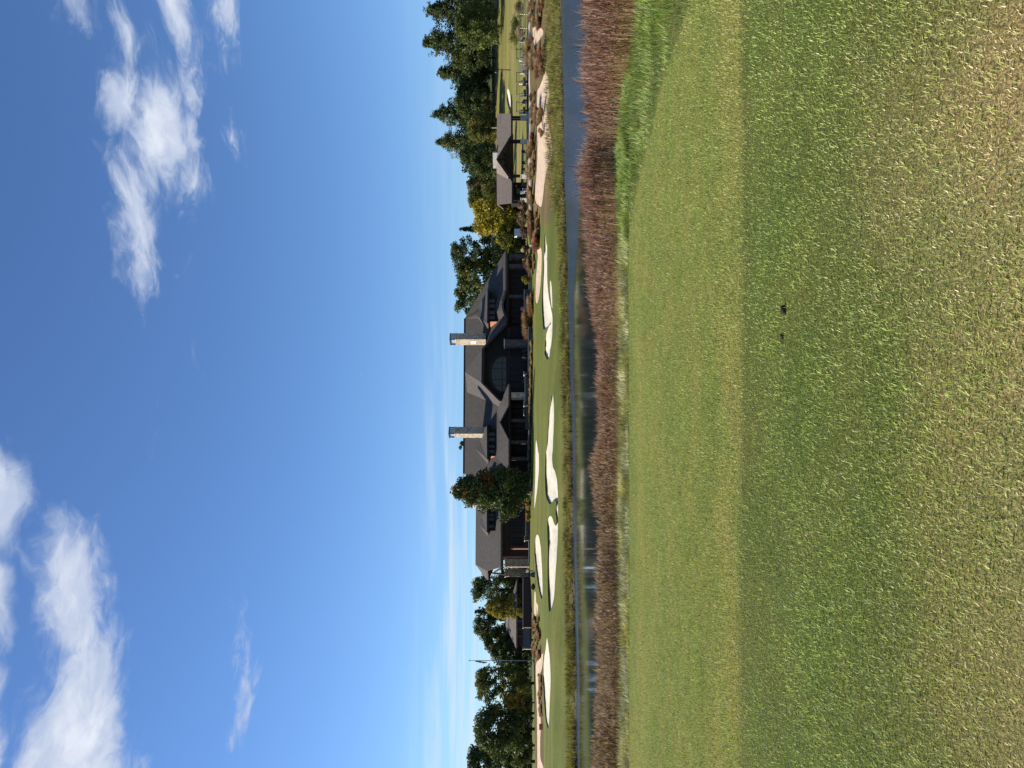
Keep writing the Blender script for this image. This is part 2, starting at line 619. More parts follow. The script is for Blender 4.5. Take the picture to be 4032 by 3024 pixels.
M['frame'] = simple('window_frame', (0.03, 0.028, 0.03), 0.5, 0.2, 6)
M['copper'] = simple('flue_metal', (0.32, 0.36, 0.40), 0.4, 0.15, 4, metal=0.3)
M['white'] = simple('white_paint', (0.72, 0.70, 0.66), 0.5, 0.06, 4)
M['cream'] = simple('cream_paint', (0.62, 0.56, 0.42), 0.6, 0.08, 4)
M['black'] = simple('black_plastic', (0.012, 0.012, 0.014), 0.45, 0.2, 6, spec=0.4)
M['darkblue'] = simple('navy_body', (0.018, 0.02, 0.03), 0.25, 0.1, 4, spec=0.6)
M['sunlitstone'] = stone_mat('sunlit_field_stone', (0.60, 0.52, 0.42), (0.72, 0.64, 0.54), (0.48, 0.40, 0.32), 3.2, (0.5, 0.45, 0.38))  # stone lightened in colour so the pavilion bases and chimney look sunlit
M['columnstone'] = stone_mat('half_shaded_field_stone', (0.26, 0.19, 0.135), (0.36, 0.28, 0.20), (0.18, 0.13, 0.09), 3.2, (0.2, 0.16, 0.12))  # stone darkened halfway to imitate the shade on the left wing columns
M['sunlitbrick'] = simple('sunlit_brick', (0.30, 0.16, 0.12), 0.85, 0.25, 7)  # wall brick lightened to paint sunlight onto the pillar edges
M['rubber'] = simple('rubber', (0.012, 0.012, 0.012), 0.9, 0.2, 6)
M['steel'] = simple('steel', (0.45, 0.45, 0.47), 0.35, 0.1, 6, metal=0.7)
M['orange'] = simple('orange_plastic', (0.50, 0.17, 0.06), 0.6, 0.12, 6)
M['teal'] = simple('teal_board', (0.03, 0.06, 0.07), 0.5, 0.1, 6)
M['wood'] = simple('cedar', (0.36, 0.19, 0.09), 0.8, 0.25, 8)
M['palewood'] = simple('pale_wood', (0.50, 0.44, 0.38), 0.8, 0.15, 8)
M['greymetal'] = simple('grey_panel', (0.075, 0.078, 0.09), 0.6, 0.15, 3)
M['rock'] = simple('rock', (0.32, 0.26, 0.2), 0.9, 0.35, 4, 0.5)
M['red'] = simple('faded_red', (0.40, 0.14, 0.13), 0.6, 0.15, 6)

# ------------------------------------------------------------------ terrain
ZW = -2.75          # pond level


def sstep(x):
    x = np.clip(x, 0, 1)
    return x * x * (3 - 2 * x)


def shoreY(X):
    return np.interp(X, [-400, -120, -32.8, -15, 0, 19.9, 47.8, 150, 400], [30, 42, 60.7, 65.2, 70, 79.5, 88.6, 108, 130]) \
        + 0.5 * np.sin(X * 0.31) + 0.3 * np.sin(X * 0.83 + 1)


def H(X, Y):
    X = np.asarray(X, dtype=float)
    Y = np.asarray(Y, dtype=float)
    Yn = Y - 0.25 * np.sin(X * 0.35)
    near = np.interp(Yn, [-60, -5, 0, 6, 13.5, 17.5, 20, 24, 27, 31], [0.5, 0.05, 0, -0.03, -0.30, -0.55, -1.0, -2.2, -2.95, -3.6])
    near = near + 0.02 * np.sin(X * 0.9 + 0.5) * np.sin(Y * 0.7) * np.clip(Y / 6, 0, 1) * (Y < 20)
    t = Y - shoreY(X)
    zt = np.interp(X, [-90, -60, -42, -28, 0, 40, 100], [0.1, 0.1, 0.35, 1.05, 1.22, 1.5, 1.6])
    lo = np.interp(t, [-8, -1, 0, 2, 8], [-3.7, -2.95, ZW, -2.2, -1.05])
    s = np.clip((t - 8) / (42 - 18 * sstep((X - 14) / 14)), 0, 1)
    up = -1.05 + (zt + 1.05) * (s * 1.12 - 0.12 * s * s)
    far = np.where(t < 8, lo, up)
    und = 0.10 * np.sin(X * 0.17 + 1.3) * np.sin(Y * 0.21) + 0.05 * np.sin(X * 0.4) * np.sin(Y * 0.33 + 2)
    far = far + und * sstep((t - 4) / 8) * (1 - sstep((Y - 108) / 8))
    hill = 13.5 * sstep((Y - 128) / 130) * sstep((X / np.maximum(Y, 1) - 0.13) / 0.16)
    far = far + hill * (Y > 100)
    return np.where(Y < 40, np.maximum(near, -3.7), far)


def hz(x, y):
    return float(H(x, y))


YS = np.arange(44, 420, 0.12)


def ground_at(xd, yd):
    X = (1512 - yd) / F * YS
    z = E + (HV - xd) / F * YS
    g = H(X, YS) - z
    k = np.argmax(g >= 0)
    if g[k] < 0:
        k = len(YS) - 1
    if k > 0:
        f = g[k - 1] / (g[k - 1] - g[k])
        y = YS[k - 1] + f * (YS[k] - YS[k - 1])
    else:
        y = YS[0]
    return ((1512 - yd) / F * y, y)


def crop(reg, pts):
    """points measured on an enlarged strip of the photo -> photo pixels"""
    x0, y0, s = {1: (1650, 0, .4068), 2: (1700, 550, .31646), 3: (1700, 950, .31646), 4: (1700, 1350, .31646),
                 5: (1700, 1750, .31646), 6: (1700, 2150, .31646), 7: (1700, 2574, .31646)}[reg]
    return [(x0 + a * s, y0 + b * s) for a, b in pts]


def smooth_loop(p, n=3):
    p = [np.array(q) for q in p]
    out = []
    L = len(p)
    for i in range(L):
        a, b, c, d = p[i - 1], p[i], p[(i + 1) % L], p[(i + 2) % L]
        for k in range(n):
            t = k / n
            q = 0.5 * ((2 * b) + (-a + c) * t + (2 * a - 5 * b + 4 * c - d) * t * t + (-a + 3 * b - 3 * c + d) * t ** 3)
            out.append(q)
    return out


PATCH = []   # (name, outline in plan, material, lip, dish, label)


def patch(name, px, mat, lip, dish, n=3):
    plan = [ground_at(a, b) for a, b in px]
    plan = smooth_loop(plan, n)
    # drop points that crowd together
    o = [plan[0]]
    for q in plan[1:]:
        if np.hypot(*(q - o[-1])) > 0.22:
            o.append(q)
    if np.hypot(*(o[0] - o[-1])) < 0.22:
        o.pop()
    PATCH.append((name, np.array(o), mat, lip, dish))


patch('bunker', crop(2, [(1405, 1160), (1400, 1300), (1400, 1420)]) + crop(3, [(1393, 200), (1385, 400), (1376, 600), (1370, 800), (1376, 950),
      (1388, 1090), (1420, 1090), (1462, 1035), (1440, 1095), (1420, 1160), (1410, 1250), (1408, 1330)])
      + crop(4, [(1402, 140), (1420, 175), (1440, 210), (1465, 160), (1480, 50)]) + crop(3, [(1487, 1280), (1497, 1180), (1501, 1050), (1501, 930),
      (1488, 860), (1466, 750), (1441, 560), (1436, 400), (1435, 200), (1433, 0)]) + crop(2, [(1427, 1310), (1416, 1210)]), 'sand', 0.10, 0.10)
patch('bunker', crop(3, [(1466, 492), (1484, 505), (1494, 600), (1499, 750), (1498, 850), (1484, 825), (1474, 720), (1464, 600)]), 'sand', 0.05, 0.05)
patch('bunker', crop(4, [(1498, 628), (1480, 750), (1465, 850), (1455, 950), (1448, 1050), (1440, 1150), (1430, 1300)]) + crop(5, [(1418, 100), (1411, 250),
      (1408, 400), (1410, 500), (1415, 600), (1425, 660), (1440, 700), (1460, 738), (1480, 742), (1500, 715), (1522, 700), (1545, 706), (1550, 740),
      (1542, 800), (1540, 860), (1547, 920), (1552, 965), (1542, 1015), (1520, 980), (1505, 930), (1490, 900), (1470, 890), (1450, 910),
      (1438, 960), (1436, 1050), (1440, 1200), (1443, 1350)]) + crop(6, [(1440, 300), (1441, 500), (1448, 680), (1455, 780), (1466, 822), (1490, 770),
      (1511, 690), (1525, 590), (1536, 400), (1550, 200), (1560, 20)]) + crop(5, [(1565, 1200), (1569, 1050), (1571, 900), (1571, 780), (1569, 650),
      (1566, 560), (1558, 450), (1545, 380), (1528, 320), (1512, 300), (1499, 220), (1496, 140)]) + crop(4, [(1502, 1380), (1509, 1200), (1516, 1050), (1520, 900),
      (1517, 750), (1509, 660)]), 'sand', 0.11, 0.12)
patch('bunker', crop(5, [(1310, 1120), (1291, 1155), (1281, 1250), (1278, 1390)]) + crop(6, [(1280, 110), (1290, 220), (1305, 350), (1325, 500), (1346, 600),
      (1364, 658), (1375, 635), (1378, 540), (1375, 380), (1367, 200), (1356, 20)]) + crop(5, [(1350, 1250), (1336, 1160)]), 'sand', 0.09, 0.08)
patch('bunker', crop(4, [(1296, 1206), (1288, 1270), (1285, 1400)]) + crop(5, [(1285, 150), (1285, 300), (1282, 450), (1275, 600), (1270, 760), (1274, 818),
      (1287, 740), (1300, 650), (1312, 560), (1321, 450), (1330, 350), (1333, 250), (1331, 100)]) + crop(4, [(1325, 1370), (1310, 1260)]), 'sand', 0.05, 0.06)
patch('bunker', crop(6, [(1432, 1141), (1420, 1210), (1406, 1330)]) + crop(7, [(1398, 30), (1385, 160), (1382, 300), (1390, 450), (1398, 600), (1410, 760),
      (1425, 860), (1446, 932), (1456, 890), (1461, 780), (1468, 600), (1475, 450), (1478, 300), (1471, 110), (1463, 0)]) + crop(6, [(1459, 1320), (1446, 1210)]), 'sand', 0.08, 0.10)
patch('bunker', crop(1, [(853, 865), (870, 868), (884, 940), (888, 1010), (881, 1058), (866, 1045), (850, 970), (848, 910)]), 'sand', 0.15, 0.1)
patch('sandy_waste', crop(2, [(1312, 20), (1308, 250), (1300, 400), (1287, 560), (1281, 700), (1292, 790), (1345, 845), (1368, 815), (1384, 700), (1399, 560),
      (1419, 430), (1449, 330), (1479, 250), (1497, 150), (1490, 20)]) + crop(1, [(1282, 1400), (1278, 1330), (1252, 1200), (1240, 1050), (1262, 950), (1255, 850),
      (1250, 740), (1215, 690), (1195, 760), (1160, 850), (1143, 880), (1138, 1050), (1138, 1250), (1143, 1400)]), 'pinksand', 0.05, 0.1)
patch('sandy_waste', crop(1, [(1098, 268), (1150, 262), (1190, 282), (1200, 330), (1155, 400), (1115, 447), (1104, 400), (1098, 340)]), 'pinksand', 0.05, 0.1)
patch('sandy_waste', crop(6, [(1274, 580), (1292, 580), (1298, 690), (1320, 740), (1318, 820), (1300, 880), (1272, 890), (1268, 760)]), 'pinksand', 0.04, 0.05)
patch('sandy_waste', crop(6, [(1382, 1330)]) + crop(7, [(1292, 140), (1290, 300), (1300, 600), (1306, 850), (1308, 1100), (1310, 1420), (1316, 1700), (1392, 1700), (1388, 1420), (1352, 1300),
      (1348, 1150), (1352, 1000), (1356, 880), (1348, 750), (1328, 600), (1326, 420), (1330, 300), (1360, 220), (1378, 130), (1384, 0)]), 'pinksand', 0.04, 0.05)
patch('sandy_waste', crop(3, [(1302, 85), (1362, 95), (1366, 300), (1356, 500), (1342, 640), (1312, 775), (1288, 755), (1287, 600), (1293, 450), (1314, 200)]), 'pinksand', 0.05, 0.1)

patch('cart_path', [(2080, 5), (2079.5, 300), (2080.5, 600), (2081.5, 820), (2087.5, 820), (2087, 600), (2086, 300), (2087, 5)], 'path', 0.02, 0.0)


def in_poly(pts, poly):
    x, y = pts[:, 0], pts[:, 1]
    c = np.zeros(len(pts), bool)
    for i in range(len(poly)):
        x1, y1 = poly[i - 1]
        x2, y2 = poly[i]
        cond = ((y1 > y) != (y2 > y)) & (x < (x2 - x1) * (y - y1) / (y2 - y1 + 1e-12) + x1)
        c ^= cond
    return c


def edge_dist(pts, poly):
    best = np.full(len(pts), 1e9)
    idx = np.zeros(len(pts), int)
    for i in range(len(poly)):
        a, b = poly[i - 1], poly[i]
        ab = b - a
        t = np.clip(((pts - a) @ ab) / (ab @ ab + 1e-12), 0, 1)
        d = np.linalg.norm(pts - (a + t[:, None] * ab), axis=1)
        m_ = d < best
        best[m_] = d[m_]
        idx[m_] = i
    return best, idx


def vnoise(x, y, s, seed=0):
    """cheap smooth value noise 0..1"""
    def h(i, j):
        v = np.sin(i * 127.1 + j * 311.7 + seed * 74.7) * 43758.5453
        return v - np.floor(v)
    X = x * s
    Y = y * s
    i = np.floor(X)
    j = np.floor(Y)
    fx = sstep(X - i)
    fy = sstep(Y - j)
    return (h(i, j) * (1 - fx) + h(i + 1, j) * fx) * (1 - fy) + (h(i, j + 1) * (1 - fx) + h(i + 1, j + 1) * fx) * fy


def mixc(a, b, k):
    return np.array(a)[None] * (1 - k[:, None]) + np.array(b)[None] * k[:, None]


def Xb(Y):      # right-hand edge of the mown strip underfoot
    return np.interp(Y, [3, 6, 7.3, 9.1, 11.1, 12.3, 13.35, 13.9], [6.5, 4.7, 3.94, 3.97, 3.6, 3.2, 2.7, -60])


def Yfs(X):     # where the tall fescue begins
    return np.interp(X, [-40, -10, 3, 5, 5.8, 6.3, 8, 20, 40], [15.2, 14.6, 14.9, 15.3, 13.5, 11.9, 10.8, 9, 8])


Y_MOW = 5.58    # near edge of the mown strip


def zone_col(X, Y):
    n = len(X)
    c = np.zeros((n, 3))
    t = Y - shoreY(X)
    lawn = np.array([0.135, 0.150, 0.038])
    c[:] = lawn
    # far bank: long grass by the water
    w = (t < 3.2 + 4 * sstep((X - 18) / 14)) & (Y > 40)
    c[w] = [0.11, 0.115, 0.03]
    w = (t < 0.3) & (Y > 40)
    c[w] = [0.10, 0.075, 0.045]
    rw = (X / np.maximum(Y, 1) > 0.225) & (Y > 85) & (Y < 116) & (t > 5)
    c[rw] = [0.16, 0.12, 0.055]
    wl_ = (X / np.maximum(Y, 1) < -0.37) & (Y > 84) & (Y < 106)
    c[wl_] = [0.13, 0.10, 0.045]
    hl = (Y > 128) & (X / np.maximum(Y, 1) > 0.15)
    c[hl] = [0.225, 0.205, 0.072]
    st = hl & (np.sin(Y * 0.35 + X * 0.05) > 0.2)
    c[st] = [0.175, 0.175, 0.052]
    hb = (Y > 205)
    c[hb] = [0.06, 0.075, 0.025]
    # near side
    nr = Y < 40
    c[nr & (Y >= Yfs(X))] = [0.075, 0.055, 0.03]
    fw = nr & (Y < Yfs(X))
    c[fw] = [0.10, 0.12, 0.032]
    c[nr & (Y > Y_MOW) & (Y < 13.4) & (X < Xb(Y))] = [0.165, 0.185, 0.045]
    k = nr & (Y <= Y_MOW)
    q = sstep((3.6 - Y + 0.12 * X + 1.2 * (vnoise(X, Y, 1.1, 1) - 0.5)) / 2.2)
    cc = mixc([0.080, 0.098, 0.024], [0.23, 0.19, 0.085], q)
    c[k] = cc[k]
    return c


def build_ground():
    rows = [-600, -120, -30, -8, -2, 0.5] + list(1.2 * 1.035 ** np.arange(0, 108)) 
    rows = [r for r in rows if r < 49.5] + list(np.arange(50, 134, 0.9)) + list(135 * 1.07 ** np.arange(0, 55))
    u = np.linspace(-0.72, 0.72, 99)
    wide = np.array([-9, -4, -2, -1.2, -0.9])
    u = np.concatenate([wide, u, -wide[::-1]])
    pts = []
    for i, y in enumerate(rows):
        s = max(abs(y), 4.0)
        uu = u + (0.0035 if i % 2 else -0.0035)
        pts.append(np.stack([uu * s, np.full(len(u), y)], 1))
    pts = np.concatenate(pts)
    keep = np.ones(len(pts), bool)
    for nm, poly, *_ in PATCH:
        lo = poly.min(0) - 1
        hi = poly.max(0) + 1
        k = np.where((pts > lo).all(1) & (pts < hi).all(1))[0]
        if len(k):
            d, _i = edge_dist(pts[k], poly)
            keep[k[(d < 0.28) | in_poly(pts[k], poly)]] = False
    pts = pts[keep]
    coords = [Vector(p) for p in pts]
    edges = []
    for nm, poly, *_ in PATCH:
        b = len(coords)
        coords += [Vector(p) for p in poly]
        edges += [(b + i, b + (i + 1) % len(poly)) for i in range(len(poly))]
    v, e, f, *_ = delaunay_2d_cdt(coords, edges, [], 0, 1e-5)
    v = np.array([(a.x, a.y) for a in v])
    f = np.array([t for t in f if len(t) == 3], int)
    cen = v[f].mean(1)
    ok = np.ones(len(f), bool)
    for nm, poly, *_ in PATCH:
        ok &= ~in_poly(cen, poly)
    f = f[ok]
    a, b, c_ = v[f[:, 0]], v[f[:, 1]], v[f[:, 2]]
    ar = (b[:, 0] - a[:, 0]) * (c_[:, 1] - a[:, 1]) - (b[:, 1] - a[:, 1]) * (c_[:, 0] - a[:, 0])
    f[ar < 0] = f[ar < 0][:, ::-1]
    co = np.stack([v[:, 0], v[:, 1], H(v[:, 0], v[:, 1])], 1)
    me = tri_mesh('ground', co, f, zone_col(v[:, 0], v[:, 1]), True)
    g = link('ground', me, M['ground'])
    tag(g, kind='structure')


build_ground()


def build_patches():
    for nm, poly, mat, lip, dish in PATCH:
        c0 = poly.mean(0)
        # lip is higher on the left, where the turf stands over the sand
        area = 0.5 * sum(poly[i - 1][0] * poly[i][1] - poly[i][0] * poly[i - 1][1] for i in range(len(poly)))
        if area < 0:
            poly = poly[::-1].copy()
        nxt = np.roll(poly, -1, 0) - np.roll(poly, 1, 0)
        nrm = np.stack([nxt[:, 1], -nxt[:, 0]], 1)
        nrm /= np.linalg.norm(nrm, axis=1)[:, None] + 1e-9
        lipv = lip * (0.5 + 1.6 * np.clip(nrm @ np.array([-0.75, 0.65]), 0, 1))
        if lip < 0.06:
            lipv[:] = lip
        g = np.stack(np.meshgrid(np.arange(poly[:, 0].min(), poly[:, 0].max(), 0.55), np.arange(poly[:, 1].min(), poly[:, 1].max(), 0.55)), -1).reshape(-1, 2)
        g = g + (rng.random(g.shape) - 0.5) * 0.1
        if len(g):
            g = g[in_poly(g, poly)]
        if len(g):
            d, _i = edge_dist(g, poly)
            g = g[d > 0.2]
        nb = len(poly)
        coords = [Vector(p) for p in poly] + [Vector(p) for p in g]
        v, e, f, *_ = delaunay_2d_cdt(coords, [(i, (i + 1) % nb) for i in range(nb)], [], 1, 1e-5)
        v = np.array([(a.x, a.y) for a in v])
        d, idx = edge_dist(v, poly)
        h = H(v[:, 0], v[:, 1])
        z = h - lipv[idx] - dish * (1 - np.exp(-d / 1.3)) + 0.02 * rng.standard_normal(len(v)) * (d > 0.2)
        f = np.array([t for t in f if len(t) == 3], int)
        a, b, c_ = v[f[:, 0]], v[f[:, 1]], v[f[:, 2]]
        ar = (b[:, 0] - a[:, 0]) * (c_[:, 1] - a[:, 1]) - (b[:, 1] - a[:, 1]) * (c_[:, 0] - a[:, 0])
        f[ar < 0] = f[ar < 0][:, ::-1]
        o = link(nm, tri_mesh(nm, np.stack([v[:, 0], v[:, 1], z], 1), f, None, True), M[mat])
        tag(o, kind='structure')
        # turf lip round the sand
        hb = H(poly[:, 0], poly[:, 1])
        db, ib = edge_dist(poly, poly)
        top = np.stack([poly[:, 0], poly[:, 1], hb + 0.0], 1)
        bot = np.stack([poly[:, 0], poly[:, 1], hb - lipv - 0.12], 1)
        vv = np.concatenate([top, bot])
        ff = []
        for i in range(nb):
            j = (i + 1) % nb
            ff += [(i, j, nb + j), (i, nb + j, nb + i)]
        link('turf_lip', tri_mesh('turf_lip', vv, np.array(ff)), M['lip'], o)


build_patches()


def build_water():
    xs = np.concatenate([np.arange(-400, -60, 20), np.arange(-60, 90, 2.0), np.arange(90, 401, 20)])
    ys = np.concatenate([np.arange(22, 44, 4), np.arange(44, 96, 0.8), np.arange(96, 140, 6)])
    X, Y = np.meshgrid(xs, ys)
    co = np.stack([X.ravel(), Y.ravel(), np.full(X.size, ZW)], 1)
    nx, ny = len(xs), len(ys)
    i = np.arange(nx * ny).reshape(ny, nx)
    q = np.stack([i[:-1, :-1], i[:-1, 1:], i[1:, 1:], i[1:, :-1]], -1).reshape(-1, 4)
    f = np.concatenate([q[:, [0, 1, 2]], q[:, [0, 2, 3]]])
    # wind ripples: a strip along the far shore on the left, the whole pond on the right
    t = shoreY(co[:, 0]) - co[:, 1]
    w = np.interp(co[:, 0], [-60, -30, 0, 8, 14, 22], [2.6, 3.0, 5.0, 8.5, 16, 60])
    rip = 1 - sstep((t - w) / (0.18 * w + 0.5))
    me = tri_mesh('pond', co, f, np.stack([rip, rip, rip], 1), True)
    o = link('pond', me, M['water'])
    tag(o, kind='structure')


build_water()


# ------------------------------------------------------------------ blades of grass
def blades(name, x, y, L, w, az, lean, col0, col1, mat, kind, z0=None, segs=2, z_off=-0.01, label=None, cat=None, curl=0.6, parent=None):
    """ribbons: base at x,y; length L, leaning towards az by lean (0 upright .. 1.4 flat)"""
    n = len(x)
    z = (H(x, y) if z0 is None else z0) + z_off
    side = np.stack([-np.sin(az), np.cos(az), np.zeros(n)], 1)
    # turn the ribbon about its own axis so that some show edge on
    fw = np.stack([np.cos(az), np.sin(az), np.zeros(n)], 1)
    pos = np.stack([x, y, z], 1)
    rows = [pos]
    ang = lean * (1 - curl * 0.5)
    p = pos
    for s in range(segs):
        d = fw * np.sin(ang)[:, None] + np.array([0, 0, 1.0]) * np.cos(ang)[:, None]
        p = p + d * (L / segs)[:, None]
        rows.append(p)
        ang = ang + lean * curl / max(segs - 1, 1)
    verts = []
    cols = []
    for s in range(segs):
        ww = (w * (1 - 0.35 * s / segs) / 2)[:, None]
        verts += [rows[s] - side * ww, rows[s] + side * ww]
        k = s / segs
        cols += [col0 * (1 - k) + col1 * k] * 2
    verts.append(rows[segs])
    cols.append(col1)
    nv = 2 * segs + 1
    V = np.stack(verts, 1).reshape(-1, 3)
    K = np.stack(cols, 1).reshape(-1, 3)
    base = (np.arange(n) * nv)[:, None]
    tl = []
    for s in range(segs - 1):
        a = 2 * s
        tl += [(a, a + 1, a + 3), (a, a + 3, a + 2)]
    a = 2 * (segs - 1)
    tl.append((a, a + 1, a + 2))
    T = (base[:, None, :] + np.array(tl)[None]).reshape(-1, 3)
    o = link(name, tri_mesh(name, V, T, K), mat, parent)
    if kind:
        tag(o, label, cat, kind=kind)
    return o


def scatter(n, y0, y1, spread=0.66, extra=0.6, power=1.0):
    """points in the wedge the camera sees, denser close by"""
    u = rng.random(n)
    y = y0 + (y1 - y0) * u ** power
    x = (rng.random(n) * 2 - 1) * (spread * y + extra)
    return x, y


def build_near_grass():
    # the rough underfoot
    n = 350000
    u = rng.random(n)
    y = np.exp(np.log(1.35) + u * (np.log(Y_MOW + 0.05) - np.log(1.35)))
    y = np.where(rng.random(n) < 0.45, 1.35 + (Y_MOW - 1.3) * rng.random(n), y)
    x = (rng.random(n) * 2 - 1) * (0.60 * y + 0.5)
    edge = Y_MOW + 0.22 * (vnoise(x, y * 0, 0.7, 3) - 0.5) + 0.18 * (vnoise(x, y, 3.5, 6) - 0.5) + 0.12 * rng.standard_normal(n)
    k = y < edge
    x, y = x[k], y[k]
    n = len(x)
    patch_ = vnoise(x, y, 1.1, 1) * 0.55 + vnoise(x, y, 3.1, 2) * 0.3 + vnoise(x, y, 9, 5) * 0.15
    near = 1 - sstep((y - 1.98 - 1.3 * (vnoise(x, y, 0.8, 61) - 0.5) - 0.12 * x) / 2.0)
    dry = np.clip(0.07 + 0.95 * near * (0.18 + patch_) + 0.6 * (patch_ - 0.62), 0.03, 0.85)
    bare = sstep((vnoise(x, y, 0.9, 9) - 0.55) / 0.25) * near
    isdry = rng.random(n) < dry
    g = mixc([0.120, 0.190, 0.026], [0.56, 0.66, 0.19], rng.random(n) ** 1.4)
    g *= (0.66 + 0.45 * vnoise(x, y, 2.3, 8) + 0.3 * vnoise(x, y, 8.5, 18))[:, None]
    g = g * (1 - 0.45 * near[:, None]) + np.array([0.50, 0.46, 0.15]) * 0.45 * near[:, None]
    dcol = mixc([0.40, 0.31, 0.11], [0.95, 0.82, 0.48], rng.random(n))
    c = np.where(isdry[:, None], dcol, g)
    L = (0.015 + 0.028 * rng.random(n) ** 1.7) * (0.6 + 0.4 * np.clip((Y_MOW - y) / 0.35, 0, 1)) * (1 - 0.35 * bare) * (1 - 0.25 * isdry)
    w = 0.0024 + 0.0030 * rng.random(n)
    cl = vnoise(x, y, 7, 4) * 6.28 * 1.5
    az = cl + rng.standard_normal(n) * 1.9
    lean = np.clip(0.75 + 0.45 * rng.standard_normal(n) + 0.35 * isdry, 0.1, 1.5)
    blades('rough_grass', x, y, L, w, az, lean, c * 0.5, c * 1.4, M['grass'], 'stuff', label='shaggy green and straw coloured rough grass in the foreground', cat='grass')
    # mown strip
    n = 250000
    y = Y_MOW - 0.25 + (13.75 - Y_MOW) * rng.random(n) ** 1.25
    x = (rng.random(n) * 2 - 1) * (0.62 * y + 0.8)
    k = (x < Xb(y) + 0.05 * rng.standard_normal(n)) & (y > Y_MOW + 0.13 * rng.standard_normal(n) - 0.05)
    x, y = x[k], y[k]
    n = len(x)
    pt = vnoise(x * 0.5, y * 1.6, 1.2, 11) * 0.6 + vnoise(x, y, 4.5, 12) * 0.4
    edge_dry = np.exp(-((y - Y_MOW) / 0.9) ** 2)
    c = mixc([0.125, 0.165, 0.030], [0.48, 0.53, 0.155], rng.random(n) ** 1.25)
    c *= (0.72 + 0.5 * vnoise(x, y, 6, 13) + 0.2 * (vnoise(x * 2.5, y, 5, 14) - 0.5))[:, None]
    dk = rng.random(n) < (0.09 + 0.5 * (pt - 0.47) + 0.26 * edge_dry)
    c[dk] = mixc([0.30, 0.25, 0.09], [0.64, 0.55, 0.27], rng.random(dk.sum()))
    L = 0.018 + 0.026 * rng.random(n)
    w = 0.005 + 0.006 * rng.random(n)
    az = rng.random(n) * 6.28
    lean = np.clip(0.6 + 0.35 * rng.standard_normal(n), 0, 1.3)
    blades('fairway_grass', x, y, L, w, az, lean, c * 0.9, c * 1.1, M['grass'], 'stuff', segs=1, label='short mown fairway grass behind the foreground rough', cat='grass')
    # taller bright rough to the right and the pale fringe before the fescue
    n = 200000
    x = rng.random(n) * 26 - 13
    y = np.where(rng.random(n) < 0.4, 13.4 + 1.9 * rng.random(n), 6 + 10.5 * rng.random(n))
    k = ((x > Xb(y)) | (y > 13.5)) & (y < Yfs(x) + 0.25 * rng.standard_normal(n)) & (np.abs(x) < 0.6 * y + 1.2) & (y > 6.4)
    x, y = x[k], y[k]
    n = len(x)
    right = sstep((x - 1.8) / 1.8)
    edgeb = np.exp(-np.clip(x - Xb(y), 0, 9) / 0.35) * (y < 13.3)
    c = mixc([0.11, 0.19, 0.03], [0.36, 0.48, 0.11], rng.random(n))
    c = c * (1 - 0.5 * edgeb[:, None]) + np.array([0.40, 0.52, 0.09]) * 0.5 * edgeb[:, None]
    fr = mixc([0.22, 0.23, 0.08], [0.62, 0.60, 0.31], rng.random(n))
    c = c * right[:, None] + fr * (1 - right)[:, None]
    dk = rng.random(n) < 0.12
    c[dk] = [0.36, 0.30, 0.15]
    c *= (0.7 + 0.6 * vnoise(x, y, 2.5, 17))[:, None]
    grow = np.clip((x - Xb(y)) / 0.8, 0.15, 1) * right + (1 - right) * np.clip((y - 13.5) / 0.5, 0.2, 1.25)
    L = (0.06 + 0.15 * rng.random(n)) * (0.35 + 0.65 * grow)
    w = 0.006 + 0.006 * rng.random(n)
    az = vnoise(x, y, 2, 21) * 9 + rng.standard_normal(n) * 0.8
    lean = np.clip(0.7 + 0.35 * rng.standard_normal(n), 0.1, 1.4)
    blades('long_rough', x, y, L, w, az, lean, c * 0.65, c * 1.1, M['grass'], 'stuff', label='longer bright green and pale grass between the fairway and the reddish fescue', cat='grass')


